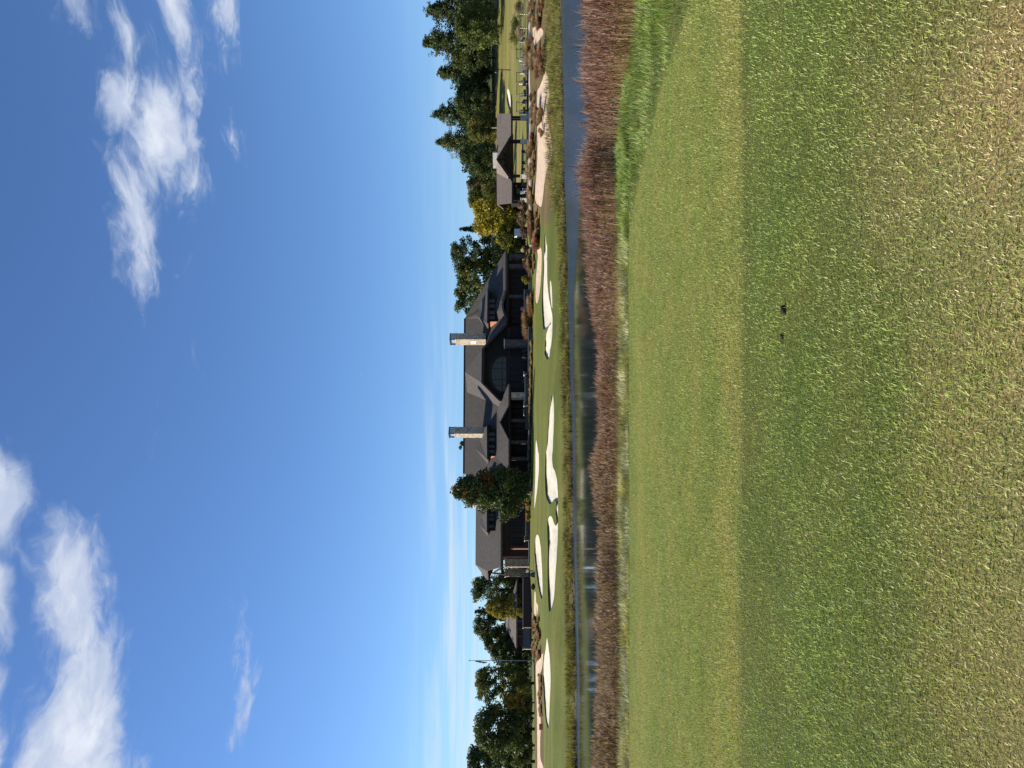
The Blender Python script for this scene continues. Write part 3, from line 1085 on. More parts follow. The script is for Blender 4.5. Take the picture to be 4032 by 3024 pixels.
def build_fescue():
    n = 62000
    x = rng.random(n) * 32 - 16
    dy = rng.random(n) ** 1.1 * 5.0
    y = Yfs(x) + dy + 0.2 * rng.standard_normal(n)
    k = (np.abs(x) < 0.6 * y + 1.5)
    # gaps between tussocks
    ts = vnoise(x, y, 1.0, 31) * 0.6 + vnoise(x, y, 2.7, 32) * 0.4
    k &= rng.random(n) < np.clip((ts - 0.30) * 3.4, 0.04, 1) * np.where(x < -4, 0.75, 1)
    x, y, ts, dy = x[k], y[k], ts[k], dy[k]
    n = len(x)
    right = sstep((x + 3.5) / 4)
    lowgap = np.exp(-((x + 0.5) / 1.4) ** 2)
    Ls = (0.50 + 0.34 * rng.random(n)) * (0.42 + 0.90 * ts) * (0.55 + 0.45 * np.clip(dy / 0.9, 0, 1)) * (0.76 + 0.30 * sstep((x - 0.5) / 3.5)) * (1 - 0.12 * lowgap)
    az = 0.4 + rng.standard_normal(n) * 1.3 + vnoise(x, y, 0.8, 33) * 2
    lean = np.clip(0.22 + 0.18 * rng.standard_normal(n), 0.02, 0.9)
    straw = mixc([0.36, 0.24, 0.11], [0.62, 0.46, 0.25], rng.random(n))
    brown = mixc([0.15, 0.09, 0.045], [0.34, 0.22, 0.12], rng.random(n))
    base = straw * right[:, None] * 0.9 + brown * (1 - right[:, None] * 0.9)
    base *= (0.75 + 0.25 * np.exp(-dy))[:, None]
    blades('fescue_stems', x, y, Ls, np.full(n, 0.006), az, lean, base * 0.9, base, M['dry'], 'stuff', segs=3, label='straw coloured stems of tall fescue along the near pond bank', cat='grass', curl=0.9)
    # seed heads: plumes at the stem tops
    ang = lean * 0.55
    tipx = x + np.cos(az) * Ls * 0.62 * np.sin(ang)
    tipy = y + np.sin(az) * Ls * 0.62 * np.sin(ang)
    tipz = H(x, y) + Ls * 0.62 * np.cos(ang)
    reps = 3
    X = np.repeat(tipx, reps)
    Y = np.repeat(tipy, reps)
    Z = np.repeat(tipz, reps) + np.repeat(Ls, reps) * 0.2 * rng.random(n * reps)
    m_ = len(X)
    mauve = mixc([0.13, 0.050, 0.038], [0.345, 0.185, 0.14], rng.random(m_))
    tan = mixc([0.15, 0.095, 0.055], [0.36, 0.25, 0.155], rng.random(m_))
    rr = np.repeat(right, reps)[:, None] * (0.55 + 0.45 * vnoise(X, Y, 0.7, 41))[:, None]
    c = mauve * rr + tan * (1 - rr)
    frost = (rng.random(m_) < 0.24)[:, None]
    c = np.where(frost, c * 0.5 + np.array([0.40, 0.31, 0.27]) * 0.5, c)
    L2 = np.repeat(Ls, reps) * (0.18 + 0.22 * rng.random(m_))
    az2 = np.repeat(az, reps) + rng.standard_normal(m_) * 1.2
    ln2 = np.clip(np.repeat(lean, reps) + 0.35 + 0.35 * rng.standard_normal(m_), 0.05, 1.5)
    blades('fescue_seed_heads', X, Y, L2, 0.010 + 0.010 * rng.random(m_), az2, ln2, c, c * 1.05, M['dry'], 'stuff', z0=Z, segs=2, label='feathery reddish brown seed heads of the fescue along the near bank', cat='grass', curl=0.8)


build_near_grass()
build_fescue()


def build_bank_reeds():
    n = 60000
    x = rng.random(n) * 150 - 62
    rt = sstep((x - 16) / 12)
    wid = 2.6 + 5.2 * rt
    t = rng.random(n) ** 0.8 * wid
    y = shoreY(x) + t - 0.25 + 0.35 * rng.random(n)
    ts = vnoise(x, y, 0.6, 51) * 0.6 + vnoise(x, y, 1.7, 52) * 0.4
    k = rng.random(n) < np.clip((ts - 0.2) * 2.2, 0.12, 1) * np.where(t > wid * 0.8, 0.5, 1)
    k &= (np.abs(x) < 0.62 * y + 4)
    x, y, ts, t, rt, wid = x[k], y[k], ts[k], t[k], rt[k], wid[k]
    n = len(x)
    L = (0.28 + 0.5 * rng.random(n) * ts * 1.6) * (0.75 + 0.45 * rt) * np.where(t < 0.8, 1.0, 0.85)
    c = mixc([0.13, 0.145, 0.028], [0.36, 0.35, 0.08], rng.random(n))
    tan = mixc([0.16, 0.10, 0.045], [0.38, 0.28, 0.15], rng.random(n))
    front = (rng.random(n) < np.exp(-t / 0.5) * 0.75)[:, None]
    c = np.where(front, tan * 0.8, c)
    dd = (rng.random(n) < 0.15 + 0.25 * (vnoise(x, y, 0.25, 55) > 0.55))[:, None]
    c = np.where(dd, tan, c)
    c *= (0.55 + 0.85 * vnoise(x, y, 1.1, 53))[:, None]
    az = rng.random(n) * 6.28
    lean = np.clip(0.3 + 0.25 * rng.standard_normal(n), 0, 1.2)
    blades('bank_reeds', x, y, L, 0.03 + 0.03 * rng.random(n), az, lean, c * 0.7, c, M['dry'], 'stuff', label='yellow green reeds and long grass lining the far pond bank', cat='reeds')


build_bank_reeds()


def build_shore_stones():
    bm = bmesh.new()
    bmesh.ops.create_icosphere(bm, subdivisions=1, radius=1)
    bv = np.array([v.co[:] for v in bm.verts])
    bf = np.array([[v.index for v in f.verts] for f in bm.faces])
    bm.free()
    n = 700
    x = rng.random(n) * 120 - 58
    y = shoreY(x) - 0.15 + 0.9 * rng.random(n)
    s = 0.04 + 0.12 * rng.random(n) ** 3
    z = np.maximum(H(x, y), ZW) + s * 0.2
    V = bv[None] * (1 + 0.2 * rng.standard_normal((n, len(bv), 1))) * s[:, None, None] * np.array([1.3, 1, 0.6]) + np.stack([x, y, z], 1)[:, None]
    T = (np.arange(n) * len(bv))[:, None, None] + bf[None]
    c = mixc([0.05, 0.04, 0.025], [0.20, 0.15, 0.10], rng.random(n))
    o = link('shore_stones', tri_mesh('shore_stones', V.reshape(-1, 3), T.reshape(-1, 3), np.repeat(c, len(bv), 0)), M['dry'])
    tag(o, 'brown stones lying along the waterline of the far bank', 'stones', kind='stuff')


build_shore_stones()

# ------------------------------------------------------------------ trees
GREENS = {
    'dark': ([0.028, 0.045, 0.016], [0.062, 0.085, 0.030]),
    'spruce': ([0.024, 0.040, 0.020], [0.060, 0.082, 0.042]),
    'pine': ([0.035, 0.055, 0.024], [0.085, 0.110, 0.048]),
    'mid': ([0.040, 0.060, 0.018], [0.090, 0.115, 0.034]),
    'olive': ([0.065, 0.075, 0.018], [0.150, 0.145, 0.035]),
    'yellow': ([0.24, 0.20, 0.02], [0.52, 0.42, 0.045]),
    'gold': ([0.26, 0.17, 0.03], [0.46, 0.32, 0.07]),
    'ygreen': ([0.12, 0.12, 0.015], [0.25, 0.22, 0.03]),
    'rust': ([0.07, 0.04, 0.015], [0.15, 0.075, 0.028]),
    'greyb': ([0.16, 0.12, 0.085], [0.28, 0.22, 0.15]),
}


for k_ in ('dark', 'spruce', 'pine', 'mid', 'olive', 'rust', 'greyb', 'ygreen'):
    GREENS[k_] = tuple([v * q_ for v, q_ in zip(c_, (1.55, 1.42, 1.2))] for c_ in GREENS[k_])


def leaf_cards(cen, rad, cnt, size, col, flat=1.0, droop=0.0, tr=None):
    """cards of leaves round the clump centres"""
    tr = tr or rng
    k = np.repeat(np.arange(len(cen)), cnt)
    n = len(k)
    d = tr.standard_normal((n, 3))
    d /= np.linalg.norm(d, axis=1)[:, None]
    r = tr.random(n) ** 0.45
    off = d * r[:, None] * rad[k][:, None]
    off[:, 2] *= flat
    p = cen[k] + off
    p[:, 2] -= droop * (off[:, 0] ** 2 + off[:, 1] ** 2) / (rad[k] + 1e-6)
    a = tr.standard_normal((n, 3))
    a[:, 2] *= 0.7
    a /= np.linalg.norm(a, axis=1)[:, None]
    b = np.cross(a, tr.standard_normal((n, 3)))
    b /= np.linalg.norm(b, axis=1)[:, None] + 1e-9
    s = (size * (0.6 + 0.8 * tr.random(n)))[:, None]
    V = np.stack([p - a * s, p + b * s * 0.55, p + a * s, p - b * s * 0.55], 1).reshape(-1, 3)
    i = (np.arange(n) * 4)[:, None]
    T = np.concatenate([i + np.array([0, 1, 2]), i + np.array([0, 2, 3])])
    c = col[k] * (0.72 + 0.56 * tr.random(n))[:, None]
    return V, T, np.repeat(c, 4, 0)


def tree(label, top, base, yd, hw, Y, kind='oak', pal='mid', pal2=None, mix2=0.0, seed=0, name='tree', group=None, low=0.12, cat='tree', dens=1.0, pal2_low=None):
    tr = np.random.default_rng(seed + 100)
    X = (1512 - yd) / F * Y
    zb = hz(X, Y)
    zt = E + (HV - top) / F * Y
    Ht = max(zt - zb, 1.5)
    r = hw / F * Y
    root = empty(name, (X, Y, zb))
    tag(root, label, cat, group)
    cen = []
    rad = []
    if kind in ('oak', 'maple'):
        nc = int((170 if kind == 'maple' else 110) * dens)
        z0 = Ht * low
        for i in range(nc):
            u = tr.random()
            h = z0 + (Ht - z0) * (u ** (1.05 if kind == 'maple' else 0.85))
            f = (h - z0) / (Ht - z0)
            if kind == 'maple':
                env = min(1, 0.55 + f * 1.7) * max(0.05, 1 - f ** 2.2) ** 0.75
            else:
                env = math.sqrt(max(0.03, 1 - (2 * f * 0.93 - 0.82) ** 2 / 1.35))
            az = tr.random() * 6.283
            bulge = 1 + 0.17 * math.sin(az * 3 + seed) + 0.12 * math.sin(az * 5 + f * 9 + seed * 2)
            rr = r * env * bulge * (0.35 + 0.65 * tr.random() ** 0.45)
            cen.append((math.cos(az) * rr, math.sin(az) * rr, h))
            rad.append(r * (0.21 + 0.15 * tr.random()))
        for i in range(4):
            cen.append(((tr.random() - .5) * r * 0.5, (tr.random() - .5) * r * 0.5, Ht - r * 0.1 - 0.12 * i * r))
            rad.append(r * 0.16)
        flat, droop, cnt, size = 0.8, 0.15, int(105), 0.042 * r + 0.055
    else:
        # whorled boughs
        nl = int(max(14, min(34, Ht * 1.9)))
        for l in range(nl):
            f = (l + 1.4 * tr.random()) / (nl + 0.4)
            h = Ht * (low + (1 - low) * f)
            if kind == 'pine':
                env = max(0.0, 1 - f ** 2.2) ** 0.62 * (0.5 + 0.65 * tr.random()) * min(1, 0.7 + f * 1.2)
            else:
                env = (1 - f) ** 0.85 * (0.85 + 0.25 * tr.random())
            nb = int(4 + 3 * tr.random())
            a0 = tr.random() * 6.283
            for b in range(nb):
                az = a0 + b * 6.283 / nb + 0.3 * tr.standard_normal()
                ln = r * env * (0.5 + 0.65 * tr.random())
                if ln < 0.12 * r:
                    ln = 0.10 * r
                for s in (0.4, 0.72, 1.0):
                    cen.append((math.cos(az) * ln * s, math.sin(az) * ln * s, h + (0.16 if kind == 'pine' else -0.16) * ln * s + (0.022 * Ht + 0.05) * tr.standard_normal()))
                    rad.append(r * (0.13 + 0.10 * (1 - f)) * (0.8 + 0.5 * tr.random()))
        cen.append((0, 0, Ht - 0.05 * Ht))
        rad.append(r * 0.10)
        flat, droop, cnt, size = (0.75, 0.1, 26, 0.030 * r + 0.075) if kind == 'pine' else (0.7, 0.5, 28, 0.03 * r + 0.06)
    cen = np.array(cen)
    rad = np.array(rad)
    c0, c1 = GREENS[pal]
    q = tr.random(len(cen))
    col = mixc(c0, c1, q)
    if pal2:
        c2, c3 = GREENS[pal2]
        ww = tr.random(len(cen)) < mix2 * (1.0 if pal2_low is None else np.clip(1.6 - pal2_low * cen[:, 2] / Ht, 0, 2))
        col[ww] = mixc(c2, c3, tr.random(len(cen)))[ww]
    V, T, K = leaf_cards(cen, rad, cnt, np.full(len(cen) * cnt, size), col, flat, droop, tr)
    o = link("crown", tri_mesh("crown", V, T, K), M["leaf"])
    o.parent = root
    # trunk and limbs
    bm = bmesh.new()
    tw = max(0.10, 0.022 * Ht)
    bend = [(0.02 * Ht * tr.standard_normal(), 0.02 * Ht * tr.standard_normal()) for _ in range(4)]
    tp = [Vector((0, 0, -0.4)), Vector((bend[0][0] * 0.3, bend[0][1] * 0.3, Ht * 0.25)), Vector((bend[1][0] * 0.6, bend[1][1] * 0.6, Ht * 0.55)), Vector((bend[2][0] * 0.5, bend[2][1] * 0.5, Ht * 0.93))]
    tube(bm, tp, [tw * 1.25, tw * 0.9, tw * 0.55, tw * 0.12], 7)
    pick = tr.choice(len(cen), min(len(cen), 22), replace=False)
    for i in pick:
        c = Vector(cen[i])
        hb = max(0.1 * Ht, c.z - 0.55 * math.hypot(c.x, c.y)) if kind in ('oak', 'maple') else c.z * 0.98
        st = Vector((0, 0, hb))
        if (c - st).length > 0.4:
            mid = st.lerp(c, 0.5) + Vector((0, 0, 0.06 * (c - st).length))
            tube(bm, [st, mid, c], [tw * 0.32, tw * 0.2, tw * 0.06], 5, False)
    t = link('trunk', bm_mesh('trunk', bm), M['bark'], None)
    t.parent = root
    return root


TREES = [
    # right-hand hillside
    ('tall dark evergreen at the right edge of the picture beyond the rail fence', 1684, 1985, 40, 92, 200, 'pine', 'dark', 'spruce', .3),
    ('very tall broad dark evergreen with a pointed top above the parked carts', 1677, 1985, 165, 92, 205, 'pine', 'dark', 'pine', .3),
    ('shorter green tree filling the gap below the tall dark evergreens', 1800, 1985, 105, 70, 190, 'oak', 'mid', 'dark', .4),
    ('loose feathery pine left of the tallest dark evergreen', 1733, 1978, 285, 74, 215, 'pine', 'pine', 'mid', .3),
    ('small dark tree in the dip between the feathery pine and the big pines', 1808, 1975, 365, 44, 215, 'oak', 'dark', 'mid', .3),
    ('tall pine with open tiered branches right behind the open pavilion', 1713, 1985, 450, 74, 215, 'pine', 'pine', 'dark', .3),
    ('tall pine with two pale leaders left of the tiered pine', 1731, 1990, 560, 70, 212, 'pine', 'pine', 'olive', .25),
    ('olive tree low between the two tall pines behind the pavilion roof', 1850, 1990, 505, 55, 195, 'oak', 'olive', 'dark', .4),
    ('dark round tree directly behind the pavilion chimney', 1852, 2050, 655, 52, 175, 'oak', 'dark', 'mid', .3),
    ('thin tree with pale brown bare top left of the pavilion chimney', 1840, 2050, 722, 34, 178, 'oak', 'mid', 'greyb', .45),
    ('olive green tree between the pavilion roof and the yellow tree', 1846, 2050, 776, 48, 165, 'oak', 'olive', 'mid', .5),
    ('bright yellow autumn tree left of the pavilion', 1868, 2060, 850, 78, 128, 'oak', 'yellow', 'ygreen', .35),
    ('narrow dark conifer just left of the yellow tree', 1815, 2040, 902, 46, 150, 'spruce', 'spruce', None, 0),
    ('dark tree with thin upright twigs right of the clubhouse roof', 1780, 2040, 1000, 62, 150, 'oak', 'dark', 'mid', .3),
    ('large olive and green oak behind the right slope of the clubhouse roof', 1806, 2040, 1085, 88, 152, 'oak', 'olive', 'dark', .45),
    ('dark green oak close beside the right end of the clubhouse ridge', 1797, 2040, 1185, 70, 155, 'oak', 'dark', 'mid', .4),
    ('small bushy tree with yellow green leaves under the yellow tree', 1960, 2062, 935, 46, 126, 'oak', 'ygreen', 'mid', .5),
    ('top of a distant tree peeping over the clubhouse ridge left of the chimney', 1809, 2040, 1752, 24, 190, 'oak', 'mid', None, 0),
    ('dark rounded tree between the tallest evergreen and the feathery pine', 1785, 1985, 228, 56, 208, 'oak', 'dark', 'mid', .3),
    ('dark rounded tree below the tiered pine, right of the pavilion roof', 1800, 1985, 410, 56, 205, 'oak', 'dark', 'mid', .3),
    ('rounded dark tree left of the tall pine with pale leaders', 1815, 2000, 615, 50, 190, 'oak', 'dark', 'pine', .3),
    ('dark tree filling the gap behind the thin bare topped tree', 1872, 2050, 700, 60, 182, 'oak', 'dark', 'mid', .3),
    # in front of the clubhouse
    ('big round maple with rusty leaves standing in front of the clubhouse', 1789, 2082, 1928, 96, 108, 'maple', 'dark', 'rust', .09),
    # left-hand side
    ('dark tree right behind the left gable of the clubhouse', 1865, 2060, 2318, 62, 135, 'oak', 'dark', 'pine', .4),
    ('airy pine with open crown above the small hip roofed outbuilding', 1876, 2060, 2408, 44, 142, 'pine', 'pine', 'mid', .3),
    ('green broad tree left of the airy pine over the outbuilding', 1872, 2060, 2470, 56, 136, 'oak', 'pine', 'mid', .4),
    ('yellow green small tree in front of the outbuilding roof', 1920, 2056, 2396, 42, 118, 'oak', 'ygreen', 'olive', .3),
    ('short tree at the left end of the outbuilding', 1912, 2070, 2520, 50, 128, 'oak', 'mid', 'dark', .4),
    ('dark low tree just right of the flagpole', 1938, 2080, 2566, 44, 126, 'oak', 'dark', 'mid', .3),
    ('full green tree directly left of the flagpole', 1877, 2090, 2690, 68, 122, 'oak', 'mid', 'olive', .45),
    ('small orange gold tree between the two big left trees', 1992, 2092, 2766, 30, 112, 'oak', 'gold', 'olive', .3),
    ('slim dark spruce behind the orange gold tree', 1903, 2095, 2808, 36, 125, 'spruce', 'spruce', 'dark', .3),
    ('broad dark green tree at left with its crown down to the sandy path', 1882, 2105, 2870, 92, 112, 'oak', 'dark', 'mid', .4),
    ('dark tree cut by the left edge of the picture', 1850, 2105, 2998, 66, 116, 'oak', 'dark', 'spruce', .4),
    ('low bushy tree filling in between the two leftmost trees', 1925, 2105, 2935, 60, 113, 'oak', 'mid', 'dark', .4),
]
for i, a in enumerate(TREES):
    lab, top, base, yd, hw, Y, kind, pal, pal2, mx2 = a
    nm = {'oak': 'broadleaf_tree', 'maple': 'maple_tree', 'pine': 'pine_tree', 'spruce': 'spruce_tree'}[kind]
    tree(lab, top, base, yd, hw, Y, kind, pal, pal2, mx2, seed=i, name=nm, low=0.06 if kind != 'oak' else 0.1)


def build_far_wood():
    """wooded rise behind everything: reads as one dark mass"""
    cen = []
    rad = []
    for i in range(620):
        side = rng.random()
        if side < 0.35:
            u = -0.75 + 0.50 * rng.random()
            Y = 165 + 60 * rng.random()
            h = 3.5 + 4 * rng.random()
        else:
            u = 0.02 + 0.72 * rng.random()
            Y = 232 + 70 * rng.random()
            h = 7 + 5 * rng.random()
            if u < 0.3:
                Y = 178 + 60 * rng.random()
                h = 3.5 + 4 * rng.random()
        X = u * Y
        z = hz(X, Y)
        for k in range(3):
            cen.append((X + 2 * rng.standard_normal(), Y + rng.standard_normal(), z + h * (k + 0.6) / 3))
            rad.append(2.6)
    cen = np.array(cen)
    rad = np.array(rad)
    col = mixc([0.022, 0.034, 0.014], [0.06, 0.075, 0.028], rng.random(len(cen)))
    V, T, K = leaf_cards(cen, rad, 34, np.full(len(cen) * 34, 0.5), col, 0.9)
    o = link('distant_wood', tri_mesh('distant_wood', V, T, K), M['leaf'])
    tag(o, 'dark band of distant woodland closing the view behind the trees', 'woodland', kind='stuff')


build_far_wood()


# ------------------------------------------------------------------ shrubs and ornamental grasses
def clump_mesh(name, seed, n, L, pal0, pal1, spread=0.75, plume=None):
    tr = np.random.default_rng(seed)
    az = tr.random(n) * 6.283
    r0 = 0.34 * tr.random(n) ** 0.6
    x = np.cos(az) * r0
    y = np.sin(az) * r0
    z = np.zeros(n)
    ll = L * (0.65 + 0.45 * tr.random(n))
    lean = np.clip(spread * tr.random(n) ** 0.7, 0.03, 1.3)
    c = mixc(pal0, pal1, tr.random(n))
    side = np.stack([-np.sin(az), np.cos(az), 0 * az], 1)
    fw = np.stack([np.cos(az), np.sin(az), 0 * az], 1)
    p = np.stack([x, y, z], 1)
    rows = [p]
    ang = lean * 0.6
    for s in range(3):
        d = fw * np.sin(ang)[:, None] + np.array([0, 0, 1.0]) * np.cos(ang)[:, None]
        p = p + d * (ll / 3)[:, None]
        rows.append(p)
        ang = ang + lean * 0.45
    V = []
    K = []
    for s in range(3):
        w = (0.022 + 0.010 * tr.random(n))[:, None] * (1.0 if s < 2 else 0.8)
        V += [rows[s] - side * w, rows[s] + side * w]
        k = c if plume is None or s < 2 else mixc(plume[0], plume[1], tr.random(n))
        K += [k * (0.8 + 0.1 * s)] * 2
    V.append(rows[3])
    K.append(K[-1])
    V = np.stack(V, 1).reshape(-1, 3)
    K = np.stack(K, 1).reshape(-1, 3)
    b = (np.arange(n) * 7)[:, None, None]
    T = (b + np.array([(0, 1, 3), (0, 3, 2), (2, 3, 5), (2, 5, 4), (4, 5, 6)])[None]).reshape(-1, 3)
    return tri_mesh(name, V, T, K)


RUST = [clump_mesh('rust_grass', 200 + i, 420, 1.0, a_, b_, 0.72, c_) for i, (a_, b_, c_) in enumerate((
    ((0.15, 0.08, 0.04), (0.33, 0.18, 0.09), ((0.24, 0.12, 0.08), (0.40, 0.23, 0.15))),
    ((0.13, 0.075, 0.045), (0.28, 0.17, 0.10), ((0.26, 0.16, 0.12), (0.44, 0.30, 0.22))),
    ((0.17, 0.11, 0.05), (0.36, 0.24, 0.12), ((0.22, 0.14, 0.09), (0.38, 0.26, 0.17))),
    ((0.12, 0.06, 0.035), (0.25, 0.13, 0.075), ((0.22, 0.10, 0.075), (0.36, 0.19, 0.14))),
    ((0.10, 0.075, 0.04), (0.24, 0.17, 0.085), ((0.20, 0.14, 0.10), (0.36, 0.26, 0.18)))))]
for m_ in RUST:
    m_.materials.append(M['dry'])
TANM = [clump_mesh('tan_grass', 230 + i, 420, 1.0, (0.13, 0.10, 0.045), (0.30, 0.23, 0.12), 0.9, ((0.30, 0.22, 0.13), (0.44, 0.34, 0.22))) for i in range(3)]
for m_ in TANM:
    m_.materials.append(M['dry'])


def grass_clump(me, x, y, h, label, group, wide=1.0):
    o = bpy.data.objects.new('grass_clump', me)
    C.objects.link(o)
    o.location = (x, y, hz(x, y) - 0.03)
    o.rotation_euler = (0, 0, random.random() * 6.28)
    q = wide * random.uniform(0.8, 1.7)
    o.scale = (h * q * random.uniform(0.9, 1.4), h * q, h)
    tag(o, label, 'grass clump', group, 'thing')


def clump_px(xd, yd, h, lab, group, tan=False, wide=1.1):
    x, y = ground_at(xd, yd)
    grass_clump(random.choice(TANM if tan else RUST), x, y, h, lab, group, wide)


LAB_W = 'clump of rust brown ornamental grass growing in the sandy waste right of the pond'
waste = []
for reg, xa, xb, ya, yb, n_ in ((1, 1155, 1225, 1070, 1300, 13), (1, 1090, 1132, 890, 1250, 16), (1, 1110, 1235, 460, 700, 30), (1, 1060, 1110, 330, 650, 22),
                                (1, 1075, 1150, 30, 260, 14), (1, 1180, 1230, 0, 250, 8), (1, 1095, 1140, 1300, 1475, 7), (2, 1222, 1300, 20, 420, 18),
                                (2, 1225, 1280, 640, 780, 9), (2, 1235, 1345, 860, 1300, 30), (3, 1240, 1290, 150, 400, 10), (3, 1240, 1290, 700, 900, 10)):
    for i in range(int(n_ * 0.7)):
        a = xa + (xb - xa) * random.random()
        b = ya + (yb - ya) * random.random()
        waste.append(crop(reg, [(a, b)])[0])
for a, b in waste:
    clump_px(a, b, 0.5 + 0.7 * random.random() ** 1.6, LAB_W, 'rust grasses of the sandy waste', tan=random.random() < 0.25)
LAB_L = 'clump of brown tufted grass beside the sandy path at far left'
for i in range(26):
    a, b = crop(6, [(1262 + 85 * random.random(), 900 + 500 * random.random())])[0]
    clump_px(a + 4, b, 0.35 + 0.35 * random.random(), LAB_L, 'tufts beside the left sandy path', tan=random.random() < 0.5)
for i in range(24):
    t = random.random()
    a, b = crop(7, [(1345 + 35 * random.random(), 250 + 560 * t)])[0]
    clump_px(a, b, 0.25 + 0.25 * random.random(), LAB_L, 'tufts beside the left sandy path', tan=True)
LAB_T = 'rust coloured ornamental grass planted against the clubhouse terrace wall'
for i in range(20):
    X = (1512 - (1222 + 108 * random.random())) / F * 113.2
    grass_clump(random.choice(RUST), X, 112.6 + 1.0 * random.random(), 1.1 + 0.7 * random.random(), LAB_T, 'grasses against the terrace wall', 0.9)
LAB_E = 'low brown grass tuft along the foot of the clubhouse terrace'
for i in range(46):
    yd = 1330 + 540 * random.random()
    Yq = 109.0 + 1.2 * random.random()
    grass_clump(random.choice(TANM), (1512 - yd) / F * Yq, Yq, 0.35 + 0.3 * random.random(), LAB_E, 'tufts along the terrace foot', 1.2)


def shrub(label, top, base, yd, hw, Y, pal, pal2=None, name='shrub', seed=0):
    tr = np.random.default_rng(seed + 900)
    X = (1512 - yd) / F * Y
    zb = hz(X, Y)
    zt = E + (HV - top) / F * Y
    Ht = max(0.5, zt - zb)
    r = hw / F * Y
    root = empty(name, (X, Y, zb))
    tag(root, label, 'shrub')
    n = 40
    d = tr.standard_normal((n, 3))
    d /= np.linalg.norm(d, axis=1)[:, None]
    cen = d * np.array([r * 0.72, r * 0.72, Ht * 0.36]) * (tr.random(n) ** 0.35)[:, None] + np.array([0, 0, Ht * 0.52])
    rad = np.full(n, 0.26 * min(r, Ht))
    col = mixc(*GREENS[pal], tr.random(n))
    if pal2:
        k = tr.random(n) < 0.35
        col[k] = mixc(*GREENS[pal2], tr.random(n))[k]
    V, T, K = leaf_cards(cen, rad, 60, np.full(n * 60, 0.09), col, 0.9, 0, tr)
    o = link('foliage', tri_mesh('foliage', V, T, K), M['leaf'])
    o.parent = root
    bm = bmesh.new()
    for i in range(6):
        c = Vector(cen[i])
        tube(bm, [Vector((0.1 * c.x, 0.1 * c.y, -0.1)), c * 0.55, c], [0.03, 0.02, 0.008], 5)
    o = link('stems', bm_mesh('stems', bm), M['bark'])
    o.parent = root


GREENS['plum'] = ([0.09, 0.035, 0.03], [0.20, 0.085, 0.065])
GREENS['brown'] = ([0.10, 0.065, 0.045], [0.21, 0.14, 0.095])
shrub('round yellow green shrub in front of the dark right porch of the clubhouse', 2049, 2082, 1102, 21, 112, 'ygreen', 'olive', seed=1)
shrub('round plum red shrub by the stone pier at the clubhouse right end', 2054, 2080, 979, 20, 112.5, 'plum', 'brown', seed=2)
shrub('wide reddish shrub below the two stone porch piers', 2058, 2082, 1035, 36, 112, 'plum', 'brown', seed=3)
shrub('brown leafless looking bush under the yellow tree', 2032, 2074, 862, 36, 114, 'brown', 'greyb', seed=4)
shrub('rusty brown bush left of the pavilion', 2034, 2074, 808, 26, 114, 'plum', 'greyb', seed=5)
shrub('dark plum bush beside the white utility cabinet', 2046, 2078, 915, 30, 114, 'plum', 'brown', seed=6)
shrub('low golden flowering bed beside the clubhouse maple', 2066, 2086, 1985, 34, 108, 'gold', 'yellow', seed=7)
shrub('golden flowering bed nearer the left stone pier', 2069, 2086, 2035, 20, 108, 'gold', 'yellow', seed=8)
shrub('dark green rounded shrub beside the upper left bunker', 2092, 2106, 2311, 14, 96, 'dark', 'mid', seed=9)
shrub('green mounded shrub on the hillside in front of the tall evergreens', 2000, 2040, 150, 46, 150, 'mid', 'olive', seed=10)
shrub('dark green shrub below the tall evergreens near the rail fence', 2010, 2045, 95, 40, 152, 'dark', 'mid', seed=11)
shrub('brownish scrub on the slope above the rail fence', 2024, 2058, 40, 44, 140, 'brown', 'olive', seed=12)
shrub('grey brown scrub behind the rail fence', 2028, 2058, 125, 36, 138, 'greyb', 'brown', seed=13)

# ------------------------------------------------------------------ clubhouse
def S_(Y):
    return Y / F


def rotbox(name, v0, v1, yR, yM, yL, Y, r, m, parent=None):
    """upright square-cut block turned by r: front face spans yR..yM in the photo, left face yM..yL"""
    w = max(0.05, (yM - yR) * S_(Y) / math.cos(r))
    d = max(0.05, (yL - yM) * S_(Y) / math.sin(r))
    k = P(v1, yM, Y)
    z0, z1 = k.z, P(v0, yM, Y).z
    c = Vector((k.x, k.y, 0)) + 0.5 * w * Vector((math.cos(r), math.sin(r), 0)) + 0.5 * d * Vector((-math.sin(r), math.cos(r), 0))
    c.z = (z0 + z1) / 2
    return box(name, c, (w, d, z1 - z0), m, parent, rz=r), c, w, d, z0, z1


def lerp(a, b, t):
    return a + (b - a) * t


club = empty('clubhouse', P(2082, 1500, 119))
tag(club, 'large dark clubhouse with grey shingle roofs and two stone chimneys across the pond', 'clubhouse')
Ym = lambda v: 118 + (1990 - v) / 162 * 11
Yl = lambda v: 113 + (1971 - v) / 98 * 9


